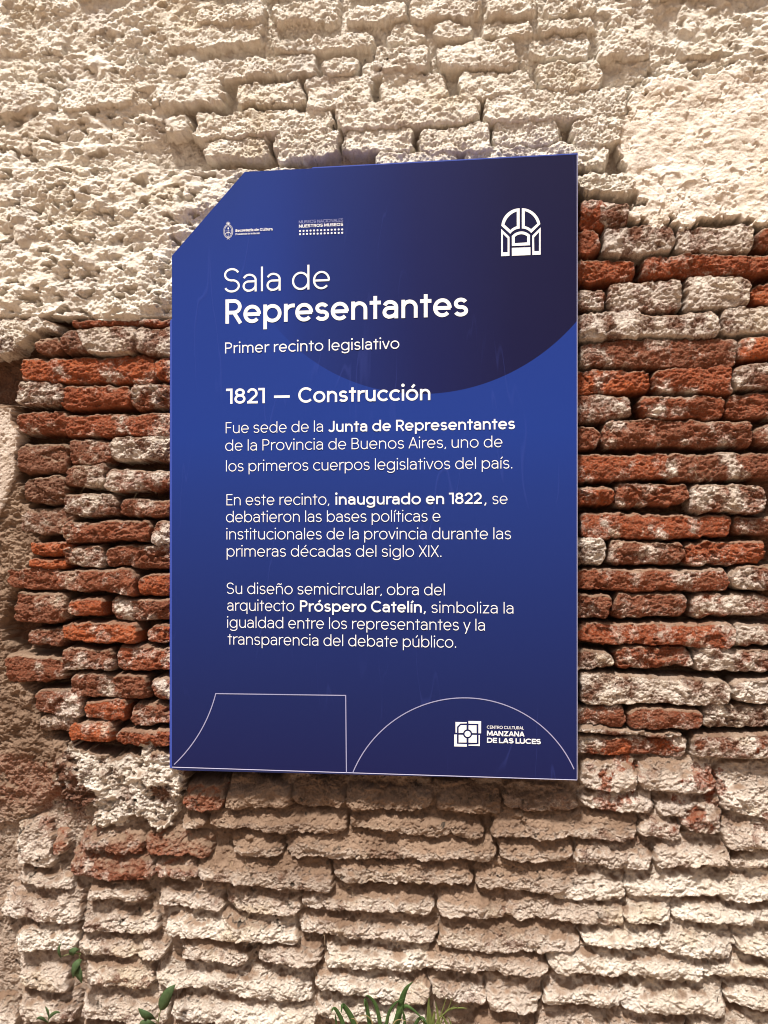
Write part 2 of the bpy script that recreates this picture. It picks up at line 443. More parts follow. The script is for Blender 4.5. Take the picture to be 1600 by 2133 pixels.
rows(800, 1300, 2, [
    (215, 665, 492, 775, .35, .85, .75), (495, 660, 792, 772, .5, .75, .6), (812, 662, 1125, 770, .3, 1.0, .1), (810, 558, 1058, 682, .3, 1.0, .2), (1060, 552, 1382, 692, .3, 1.0, .3),
    (1390, 572, 1760, 800, .3, 1.0, .15), (448, 778, 1057, 886, .3, .95, .6), (1060, 775, 1248, 886, .35, .9, .15), (1250, 700, 1400, 860, .4, .85, .2),
    (478, 878, 780, 980, .3, .95, .55), (1405, 800, 1760, 932, .3, 1.0, .12), (1130, 690, 1380, 788, .3, 1.0, .2), (788, 870, 1118, 1006, .3, 1.0, .25), (1130, 868, 1432, 1006, .3, 1.0, .15), (1436, 930, 1760, 1010, .3, 1.0, .1),
    (380, 975, 820, 1106, .3, 1.0, .5), (700, 1000, 1002, 1142, .16, 1.05, .15), (1000, 1010, 1420, 1130, .16, 1.05, .1), (1400, 1020, 1760, 1150, .16, 1.05, .08),
    (220, 1090, 522, 1212, .35, .95, .45), (510, 1105, 1002, 1230, .3, 1.0, .25), (1000, 1125, 1202, 1232, .16, 1.05, .08), (1200, 1140, 1760, 1242, .16, 1.05, .08),
    (225, 1212, 817, 1357, .3, 1.0, .4), (818, 1232, 1150, 1334, .16, 1.05, .08), (1130, 1240, 1452, 1372, .16, 1.05, .08), (1450, 1252, 1760, 1376, .16, 1.05, .08),
    (178, 1350, 667, 1442, .3, 1.0, .3), (670, 1345, 1332, 1457, .16, 1.05, .12), (1320, 1382, 1760, 1472, .16, 1.05, .08),
    (-20, 1430, 192, 1572, .3, 1.0, .3), (194, 1442, 420, 1562, .3, 1.0, .3), (420, 1450, 652, 1602, .3, 1.0, .3), (660, 1470, 1002, 1582, .16, 1.05, .12), (990, 1462, 1422, 1612, .16, 1.05, .1), (1430, 1474, 1760, 1602, .16, 1.05, .08),
    (370, 1605, 642, 1760, .3, .95, .4), (640, 1590, 955, 1760, .3, 1.0, .2), (950, 1612, 1252, 1760, .3, 1.0, .2), (1255, 1615, 1760, 1760, .16, 1.05, .15)], 'low')
# the wall runs on outside the picture
rnd = random.Random(5)
def fill(xa, xb, ya, yb):
    y = ya
    while y < yb:
        hgt = rnd.uniform(40, 52)
        x = xa + rnd.uniform(-120, 0)
        while x < xb:
            w = rnd.uniform(110, 290)
            if x + w > xb or x < xa:
                x += w + 8
                continue
            if y < 480: BR.append((x, y, x + w, y + hgt, .0, 1.1, .15, 'top'))
            elif y < 1540: BR.append((x, y, x + w, y + hgt, rnd.uniform(.4, 1), rnd.uniform(.05, .8), .12, 'red'))
            else: BR.append((x, y, x + w, y + hgt + 4, .3, 1.0, rnd.uniform(.1, .5), 'low'))
            x += w + rnd.uniform(4, 14)
        y += hgt + rnd.uniform(6, 12)
fill(1690, 2900, -900, 2260)
fill(-1500, -60, -900, 560)
fill(-1500, -60, 690, 2260)
fill(-60, 1680, -900, -40)

def grid_window(xa, xb, za, zb):
    return slice(np.searchsorted(zs, za), np.searchsorted(zs, zb)), slice(np.searchsorted(xs, xa), np.searchsorted(xs, xb))
for k, (x0, y0, x1, y1, r, w, du, style) in enumerate(BR):
    cx, cy = (x0 + x1) / 2, (y0 + y1) / 2
    ax, az = px(x0, cy, WALL_Y); bx, _ = px(x1, cy, WALL_Y)
    _, ta = px(cx, y0, WALL_Y); _, tb = px(cx, y1, WALL_Y)
    CX, CZ, hx, hz = (ax + bx) / 2, (ta + tb) / 2, (bx - ax) / 2 + (.003 if style == 'red' else .001), (ta - tb) / 2 + (.0035 if style == 'red' else .0045)
    sz, sx = grid_window(CX - hx - .035, CX + hx + .035, CZ - hz - .035, CZ + hz + .035)
    if sz.stop <= sz.start or sx.stop <= sx.start:
        continue
    ang = rnd.uniform(-.02, .02)
    ca, sa = math.cos(ang), math.sin(ang)
    amp, amps = {'red': (.013, .0055), 'top': (.019, .009), 'low': (.020, .0055)}[style]
    # own slice of the noise, so that neighbours break differently
    u0 = XX[sz, sx] - CX; v0 = ZZ[sz, sx] - CZ
    u = u0 * ca + v0 * sa + amp * WX[sz, sx] * 2 + amps * WXs[sz, sx] * 2
    v = -u0 * sa + v0 * ca + amp * WZ[sz, sx] * 2 * .7 + amps * WZs[sz, sx] * 2
    rc = min(hz * .85, .026)
    tap = rnd.uniform(-.16, .16)                       # one end lower than the other
    hzl = hz * (1 + tap * np.clip(u / hx, -1, 1))
    qx, qz = np.abs(u) - (hx - rc), np.abs(v) - (hzl - rc)
    sdf = np.sqrt(np.maximum(qx, 0) ** 2 + np.maximum(qz, 0) ** 2) + np.minimum(np.maximum(qx, qz), 0) - rc
    s = -sdf
    nr, nf = N_ROUGH[sz, sx] - .5, N_FLAKE[sz, sx]
    if style == 'red':
        e = rnd.uniform(.009, .0135)
        d = rnd.uniform(.026, .043)
        t = np.clip(s / e + .25, 0, 1)
        q_ = rnd.uniform(.45, 1.15)
        spall = sst(N_LUMP[sz, sx] + rnd.uniform(-.08, .05), .545, .57) * rnd.choice((0, .005, .008))
        face = d - spall + q_ * (.025 * nr + .012 * (ridge(nf) - .5)) - .007 * np.clip(v / hz, -1, 1) ** 2 + rnd.uniform(-.05, .05) * u * .5 + rnd.uniform(-.12, .06) * v
    elif style == 'top':
        e = .015
        d = rnd.uniform(.026, .040)
        t = np.clip(s / e + .3, 0, 1)
        face = d + .024 * nr + .009 * (ridge(nf) - .5) - .10 * v
    else:
        e = np.where(v > 0, .018, .0065)
        t = np.clip(s / e + .3, 0, 1)
        d = rnd.uniform(.006, .018)
        k_ = np.clip((hz - v) / (2 * hz), 0, 1)
        face = d + .030 * sst(k_, 0, .80) + .030 * nr + .007 * (ridge(nf) - .5) + .022 * (N_LUMP[sz, sx] - .5) - .010 * np.clip(np.abs(u) / hx, 0, 1) ** 4
    prof = 1 - (1 - t) ** 2.1
    base = H[sz, sx]
    lo_ = -0.022 if style == 'low' else -0.078
    hb = lo_ + (face - lo_) * prof
    hb = np.where(t > 0, hb, -1)
    take = hb > base
    H[sz, sx] = np.where(take, hb, base)
    strong = take & (t > .12)
    RED[sz, sx] = np.where(strong, r, RED[sz, sx])
    nl = (N_LIME[sz, sx] - .5) * 2.1
    LIME[sz, sx] = np.where(strong, (w * .82 if style == 'red' else w - .07 * (style == 'low')) + nl * (1 - .55 * max(0, w - .9) / .2) * .95 - .02, LIME[sz, sx])
    if style == 'top':
        du = .02
    if style == 'low':
        du = du * .75 + (.34 if w > .8 else .12) * (1 - sst(k_, .25, .75))
    DUST_SHADE[sz, sx] = np.where(strong, du, DUST_SHADE[sz, sx])
    PROT[sz, sx] = np.where(take, prof, PROT[sz, sx])

# --- rubble and plaster coats
SMOOTH = sst(fbm(XX, ZZ, .16, 3, .55, 61), .42, .56)
rub_h = 0.018 + 0.046 * (N_LUMP - .5) + (0.019 - .014 * SMOOTH) * (N_ROUGH - .5) + 0.020 * (N_BIG - .5) + (0.010 - .006 * SMOOTH) * (ridge(N_FLAKE) - .5) - 0.024 * sst(fbm(XX, ZZ, .034, 3, .55, 52, aniso=1.5), .63, .76)
PATCH_R = [(1316, 200), (1375, 168), (1470, 160), (1600, 140), (1800, 130), (2900, 100), (2900, 455), (1760, 470), (1660, 482), (1600, 474), (1545, 462), (1470, 466), (1400, 468), (1325, 464), (1312, 440), (1340, 420), (1312, 376), (1296, 330), (1288, 290), (1302, 245)]
sdR = poly_sdf(PATCH_R, PX + 55 * WX + 22 * WXs, PY + 55 * WZ + 22 * WZs)
aR = sst(-sdR, -3, 7)
CRK = sst(np.abs(fbm(XX, ZZ, .12, 4, .55, 71) - .5), .008, .0) * sst(fbm(XX, ZZ, .2, 2, .5, 72), .50, .62)
patchR_h = 0.030 + 0.007 * (N_ROUGH - .5) + 0.003 * (ridge(N_FLAKE) - .5) + .016 * (N_LUMP - .5) - .004 * CRK - .004 * sst(fbm(XX, ZZ, .05, 4, .6, 73), .62, .65)
PATCH_U = [(-1500, 347), (640, 347), (655, 345), (660, 700), (360, 663), (300, 660), (60, 660), (-1500, 655)]
sdU = poly_sdf(PATCH_U, PX, PY + 10 * WZ + 5 * WZs)
aU = sst(-sdU, -2, 4)
patchU_h = rub_h + 0.012
PATCH_L = [(-1500, 830), (0, 832), (30, 838), (28, 880), (40, 905), (36, 985), (20, 1030), (0, 1072), (-60, 1100), (-1500, 1120)]
sdL = poly_sdf(PATCH_L, PX + 30 * WX, PY + 30 * WZ)
aL = sst(-sdL, -2, 5)
patchL_h = 0.036 + 0.012 * (N_ROUGH - .5)
CRUST = [(130, 1552), (190, 1548), (240, 1556), (370, 1555), (385, 1600), (378, 1660), (345, 1735), (280, 1722), (215, 1738), (190, 1700), (125, 1672), (118, 1625)]
sdC = poly_sdf(CRUST, PX + 60 * WX + 30 * WXs, PY + 60 * WZ + 30 * WZs)
aC = sst(-sdC, -3, 12)
crust_h = 0.032 + 0.050 * (N_LUMP - .5) + 0.026 * (N_ROUGH - .5) + 0.012 * (ridge(N_FLAKE) - .5) - .008 * sst(N_PIT, .62, .76)
CR2 = [(-300, 655), (60, 660), (125, 668), (120, 690), (70, 700), (40, 735), (0, 745), (-300, 760)]
sd2 = poly_sdf(CR2, PX + 30 * WX, PY + 30 * WZ)
a2 = sst(-sd2, -2, 8)
crust2_h = 0.026 + 0.03 * (N_ROUGH - .5) + 0.014 * (ridge(N_FLAKE) - .5)

H = np.maximum(H, H * (1 - RUBBLE) + RUBBLE * rub_h)
def coat(a, h, lime, dust, red=.0):
    global H, LIME, DUST_SHADE
    H = np.where(a > .02, np.maximum(H * (1 - a) + h * a, H * (1 - a) + a * np.minimum(H, h)), H)
    LIME = np.where(a > .3, lime, LIME)
    DUST_SHADE = np.where(a > .3, dust, DUST_SHADE)
    global RED
    RED = np.where(a > .3, red, RED)
RED = np.where(RUBBLE > .3, .0, RED)
LIME = np.where(RUBBLE > .3, np.maximum(LIME, 1.0), LIME)
DUST_SHADE = np.where(RUBBLE > .3, .06 + .3 * (.5 - N_ROUGH), DUST_SHADE)
coat(a2, crust2_h, .75 + (N_LIME - .5) * 1.6, .25, .15)
coat(aU, patchU_h, 1.05, .06 + .3 * (.5 - N_ROUGH))
coat(aR, patchR_h, 1.1, .16 + .5 * (N_BIG - .5), .13)
coat(aL, patchL_h, 1.0, .48, .3)
coat(aC, crust_h, .80 + (N_LIME - .5) * 2.2, .22, .14)

# red brick shows through the lime in patches below the red courses
FADE = CREAM_LOW * sst(1800 - PY, 0, 160) * np.clip(sst(470 - PX, 0, 120) + sst(PX - 1190, 0, 60), 0, 1)
shw = FADE * sst(fbm(XX, ZZ, .10, 5, .62, 95), .50, .60)
LIME = LIME - .62 * shw
DUST_SHADE = DUST_SHADE - .30 * shw
RED = RED + .45 * shw * (aC < .3)
# --- finer break-up of the whole face
fine = fbm(XX, ZZ, 0.011, 3, 0.65, 21) - .5
w1 = worley(XX + .01 * WX, ZZ + .01 * WZ, 0.014, 1)
cover = np.clip(CREAM_TOP * (1 - .6 * aR) + .9 * CREAM_LOW + .55 * REDZ, 0, 1)
grit = (.15 + 1.0 * sst(fbm(XX, ZZ, .11, 3, .6, 41), .42, .62)) * (1 - .6 * SMOOTH * CREAM_TOP)
H += cover * grit * (1 - .50 * CREAM_LOW - .25 * CREAM_TOP - .35 * np.maximum(RUBBLE, aU)) * (0.0085 * fine + 0.0022 * (.55 - w1))
H -= 0.004 * sst(N_PIT, .66, .80) * cover
f2 = fbm(XX, ZZ, 0.0062, 2, 0.6, 81)
H += (.0042 * (f2 - .5) - .0028 * sst(f2, .36, .26) - .0035 * sst(np.abs(fbm(XX, ZZ, .045, 4, .6, 82, aniso=1.8) - .5), .012, .0)) * np.clip(CREAM_TOP * (1 - .75 * aR) * (1 - .5 * np.maximum(RUBBLE, aU)) * (1 - .6 * SMOOTH) + CREAM_LOW * (.45 + .55 * grit) + .5 * REDZ, 0, 1)
H = np.minimum(H, 0.062)

H += (.0022 * sst(LIME + .5 * fine, .48, .66) * REDZ).astype(np.float32)     # lime has a thickness of its own
# dust lies on ledges that face up: slope of the relief, smoothed
gz = np.gradient(H, axis=0) / np.gradient(zs)[:, None]
def blur(a, n):
    for _ in range(n):
        a = (a + np.roll(a, 1, 0) + np.roll(a, -1, 0) + np.roll(a, 1, 1) + np.roll(a, -1, 1)) / 5
    return a
up = np.clip(-blur(gz, 6), 0, 3)          # surface leans back towards the top -> faces up
DUST_SHADE = DUST_SHADE + np.clip(up - .25, 0, 1.2) * (0.45 * REDZ + .10 * CREAM_TOP + .46 * CREAM_LOW)
SIGN_SHADE = sst(PX, 330, 480) * sst(1290 - PX, 0, 220) * sst(PY - 1610, 0, 60) * sst(2010 - PY, 0, 260)  # tan zone below the sign: its soft shadow painted into the colour
DUST_SHADE = DUST_SHADE + .20 * SIGN_SHADE * CREAM_LOW
SOOT = .10 + .22 * sst(N_PIT, .60, .8) + .25 * sst(fbm(XX, ZZ, .02, 3, .6, 31), .62, .8) * (1 - .5 * CREAM_TOP)
SOOT = SOOT + .26 * sst(fbm(XX, ZZ, .20, 4, .6, 91), .54, .68) * (CREAM_TOP * .8 + CREAM_LOW) * (1 - .6 * aR)
MASK = np.stack([np.clip(RED, 0, 1), np.clip(LIME, -.5, 1.4), np.clip(DUST_SHADE, 0, 1), np.clip(SOOT, 0, 1)], -1).astype(np.float32)

# --- to meshes: brickwork and the coats of plaster on it are parts of one wall
CO = np.stack([XX, -H, ZZ], -1)
# ledges lean over: the lower half of each bed hangs a little, so undersides have room
part_id = np.zeros(XX.shape, np.int8)
part_id[aR > .5] = 1
part_id[aU > .5] = 2
part_id[aL > .5] = 3
part_id[aC > .5] = 4
idx = np.arange(NX * NZ).reshape(NZ, NX)
quads = np.stack([idx[:-1, :-1], idx[:-1, 1:], idx[1:, 1:], idx[1:, :-1]], -1).reshape(-1, 4)
fid = part_id[:-1, :-1].reshape(-1)
wall = empty('brick_wall', (-.3, 0, 0))
tag(wall, 'old wall of weathered red bricks and cream lime plaster behind the blue sign', 'wall')
COf = CO.reshape(-1, 3).copy()
COf[:, 0] += .3
MF = MASK.reshape(-1, 4)
def add_mask(me, data):
    a = me.attributes.new('mask', 'FLOAT_COLOR', 'POINT')
    a.data.foreach_set('color', np.ascontiguousarray(data, dtype=np.float32).ravel())
for pid, nm, mat, lab in ((0, 'brickwork', M_BRICK, None), (1, 'plaster_patch', M_PLASTER, 'smooth cream plaster patch at upper right of the sign'),
                     (2, 'plaster_patch', M_BRICK, 'rough pitted cream plaster ending in a straight ledge'),
                     (3, 'plaster_patch', M_PLASTER, 'grey tan plaster remnant beside the red bricks'),
                     (4, 'lime_crust', M_BRICK, 'flaking white lime crust below the sign corner')):
    q = quads[fid == pid]
    used = np.unique(q)
    rem = np.full(NX * NZ, -1, np.int32)
    rem[used] = np.arange(len(used))
    co = COf[used]
    q = rem[q]
    md = MF[used]
    if pid == 0:
        # close the wall behind: rim and back, half a metre thick
        rim = np.concatenate([idx[0, :], idx[1:, -1], idx[-1, -2::-1], idx[-2:0:-1, 0]])
        rim = rem[rim[rem[rim] >= 0]]
        b0 = len(co)
        bc = co[rim].copy(); bc[:, 1] = .5
        co = np.concatenate([co, bc]); md = np.concatenate([md, md[rim]])
        n = len(rim)
        nxt = np.roll(np.arange(n), -1)
        side = np.stack([rim, b0 + np.arange(n), b0 + nxt, rim[nxt]], -1)
        xl, xr, zl, zr = bc[:, 0].min(), bc[:, 0].max(), bc[:, 2].min(), bc[:, 2].max()
        b1 = len(co)
        co = np.concatenate([co, np.array([(xl, .5, zl), (xr, .5, zl), (xr, .5, zr), (xl, .5, zr)], np.float32)])
        md = np.concatenate([md, np.tile(md[:1], (4, 1))])
        q = np.concatenate([q, side, np.array([[b1, b1 + 3, b1 + 2, b1 + 1]])])
    me = np_mesh(nm, co, q)
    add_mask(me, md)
    ob = new_obj(nm, me, mat, wall)
    if lab: ob['label'] = lab

# ------------------------------------------------------------------ the sign
SY = -0.090                                   # front face of the panel
SIGN_L, SIGN_R, SIGN_B, SIGN_T = -0.863, 0.308, 0.8255 + .08, 2.570 + .08
CH1, CH2 = (-0.643, SIGN_T), (SIGN_L, 2.334 + .08)
sign = empty('sign_board', ((SIGN_L + SIGN_R) / 2, SY, SIGN_B))
tag(sign, 'tall dark blue information board with clipped corner and white Spanish text on the wall', 'sign')
OX, OZ = sign.location.x, sign.location.z
def sp(x, y):
    """photo pixel -> local x, z on the sign's face"""
    X, Z = px(x, y, SY)
    return X - OX, Z - OZ

def panel_material():
    m = NT('printed_blue_panel')
    co = m.n('ShaderNodeTexCoord').outputs['Object']
    s = m.n('ShaderNodeSeparateXYZ')
    m.t.links.new(co, s.inputs[0])
    x, z = s.outputs[0], s.outputs[2]
    h = SIGN_T - SIGN_B
    zn = m.math('DIVIDE', z, h)
    xn = m.math('DIVIDE', m.math('SUBTRACT', x, SIGN_L - OX), SIGN_R - SIGN_L)
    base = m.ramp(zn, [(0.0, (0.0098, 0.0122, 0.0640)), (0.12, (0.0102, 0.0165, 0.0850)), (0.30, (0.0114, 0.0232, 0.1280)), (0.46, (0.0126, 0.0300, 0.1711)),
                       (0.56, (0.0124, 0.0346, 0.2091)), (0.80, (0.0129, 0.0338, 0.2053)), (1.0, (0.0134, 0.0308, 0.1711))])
    # the big printed disc, clear at the left and dark to the right
    cx, cz = sp(885, 411)
    rx = sp(1306, 411)[0] - cx
    d = m.math('SQRT', m.math('ADD', m.math('POWER', m.math('SUBTRACT', x, cx), 2), m.math('POWER', m.math('SUBTRACT', z, cz), 2)))
    inside = m.sstep(d, rx * 1.0 + .001, rx - .001)
    dark = m.ramp(xn, [(0.20, (0.0120, 0.0305, 0.195)), (0.40, (0.0112, 0.0222, 0.128)), (0.62, (0.0100, 0.0130, 0.074)), (0.85, (0.0084, 0.0082, 0.042)), (1.0, (0.0080, 0.0074, 0.036))])
    fade = m.ramp(xn, [(0.16, (0, 0, 0)), (0.34, (1, 1, 1))])
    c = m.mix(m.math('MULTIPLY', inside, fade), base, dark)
    # creases of the pasted print: thin, wandering, upright
    mp = m.n('ShaderNodeMapping')
    m.t.links.new(co, mp.inputs['Vector'])
    mp.inputs['Scale'].default_value = (1, 1, .16)
    nz = m.noise(mp.outputs['Vector'], 5.5, 3, .5, .4)
    cr = m.math('ABSOLUTE', m.math('SUBTRACT', nz, .5))
    line = m.sstep(cr, .007, 0.0)
    brk = m.sstep(m.noise(co, 3.1, 2, .5), .46, .62)
    line = m.math('MULTIPLY', line, brk)
    c = m.mix(m.math('MULTIPLY', line, .11), c, (0.060, 0.085, 0.36))
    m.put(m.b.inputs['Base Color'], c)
    m.put(m.b.inputs['Roughness'], m.math('ADD', .42, m.math('MULTIPLY', m.noise(co, 4, 5, .6), .25)))
    m.b.inputs['Specular IOR Level'].default_value = .07
    bp = m.n('ShaderNodeBump')
    bp.inputs['Strength'].default_value = .22
    bp.inputs['Distance'].default_value = .0016
    hh = m.math('ADD', line, m.math('MULTIPLY', m.noise(co, 5, 3, .55), 1.2))
    m.put(bp.inputs['Height'], hh)
    m.put(m.b.inputs['Normal'], bp.outputs['Normal'])
    return m.mat
M_PANEL = panel_material()
M_EDGE = simple_mat('blue_panel_edge', (.035, .065, .33), .45, .3)
M_TRIM = simple_mat('pale_edge_line', (.46, .46, .66), .5, .3)
M_WHITE = simple_mat('white_print', (.70, .71, .75), .55, .2)
M_LAV = simple_mat('lavender_print', (.27, .27, .44), .55, .2)
M_THIN = simple_mat('faded_white_print', (.30, .32, .55), .55, .2)

def prism(name, front, back, y0, y1, mat, parent):
    """outline front at y0 (towards the viewer), outline back at y1"""
    n = len(front)
    v = [(a, y0, b) for a, b in front] + [(a, y1, b) for a, b in back]
    f = [list(range(n))[::-1], list(range(n, 2 * n))]
    f += [[i, (i + 1) % n, n + (i + 1) % n, n + i] for i in range(n)]
    me = bpy.data.meshes.new(name)
    me.from_pydata(v, [], [tuple(q) for q in f])
    me.update()
    import bmesh
    bm = bmesh.new(); bm.from_mesh(me)
    bmesh.ops.recalc_face_normals(bm, faces=bm.faces)
    bm.to_mesh(me); bm.free()
    return new_obj(name, me, mat, parent)
L, Rr, B, T = SIGN_L - OX, SIGN_R - OX, 0.0, SIGN_T - SIGN_B
c1, c2 = (CH1[0] - OX, T), (L, CH2[1] - OZ)
outline = [(L, B), (Rr, B), (Rr, T), c1, c2]
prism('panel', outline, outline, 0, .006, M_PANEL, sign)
# the backing box stands a little wider than the face at the left and along the top
flange = [(L - .0095, B - .003), (L + .02, B - .010), (Rr - .25, B - .0035), (Rr - .002, B - .002), (Rr + .002, T + .0065), (c1[0] + .20, T + .0065), (c1[0] + .19, T - .004),
          (c1[0] + .003, T - .004), (c2[0] + .003, c2[1] - .003), (L + .0005, c2[1] - .18), (L - .0085, c2[1] - .19)]
prism('backing_box', flange, flange, .0066, .040, M_EDGE, sign)

# ---- flat print: strokes laid on the face, each a hair above the one before
class Ink:
    def __init__(self):
        self.v, self.f, self.k = [], [], 0
    def lvl(self):
        self.k = (self.k + 1) % 12
        return -.0004 - .00008 * self.k
    def quadstrip(self, a, b, closed=False):
        y = self.lvl(); i0 = len(self.v); n = len(a)
        for i, (p, q) in enumerate(zip(a, b)):
            self.v += [(p[0], y - 3e-6 * i, p[1]), (q[0], y - 3e-6 * i, q[1])]
        for i in range(n if closed else n - 1):
            j = (i + 1) % n
            self.f.append((i0 + 2 * i, i0 + 2 * i + 1, i0 + 2 * j + 1, i0 + 2 * j))
    def fan(self, pts):
        y = self.lvl(); i0 = len(self.v)
        self.v += [(p[0], y, p[1]) for p in pts]
        self.f.append(tuple(range(i0, i0 + len(pts))))
    def stroke(self, pts, w, closed=False):
        P = [np.array(p, float) for p in pts]
        Q = [P[0]]
        for p in P[1:]:
            if np.hypot(*(p - Q[-1])) > 1e-7: Q.append(p)
        if closed and np.hypot(*(Q[0] - Q[-1])) < 1e-7: Q.pop()
        n = len(Q); a, b = [], []
        for i in range(n):
            if closed: d0, d1 = Q[i] - Q[i - 1], Q[(i + 1) % n] - Q[i]
            else:
                d0 = Q[i] - Q[i - 1] if i else Q[1] - Q[0]
                d1 = Q[i + 1] - Q[i] if i < n - 1 else Q[i] - Q[i - 1]
            d0 = d0 / np.hypot(*d0); d1 = d1 / np.hypot(*d1)
            n0, n1 = np.array([-d0[1], d0[0]]), np.array([-d1[1], d1[0]])
            mm = n0 + n1
            L2 = mm.dot(mm)
            if L2 < .12: mm = n0; sc = 1.0
            else: sc = 2.0 / L2
            off = mm * sc * w / 2
            ln = np.hypot(*off)
            if ln > w * 1.25: off *= w * 1.25 / ln
            a.append(Q[i] + off); b.append(Q[i] - off)
        self.quadstrip(a, b, closed)
    def disk(self, c, r, n=20, ry=None):
        ry = ry or r
        self.fan([(c[0] + r * math.cos(2 * math.pi * i / n), c[1] + ry * math.sin(2 * math.pi * i / n)) for i in range(n)])
    def build(self, name, mat, label=None):
        me = bpy.data.meshes.new(name)
        me.from_pydata(self.v, [], self.f)
        me.update()
        import bmesh
        bm = bmesh.new(); bm.from_mesh(me)
        for f in bm.faces:
            f.normal_update()
            if f.normal.y > 0: f.normal_flip()
        bm.to_mesh(me); bm.free()
        o = new_obj(name, me, mat, sign)
        if label: o['label'] = label
        return o

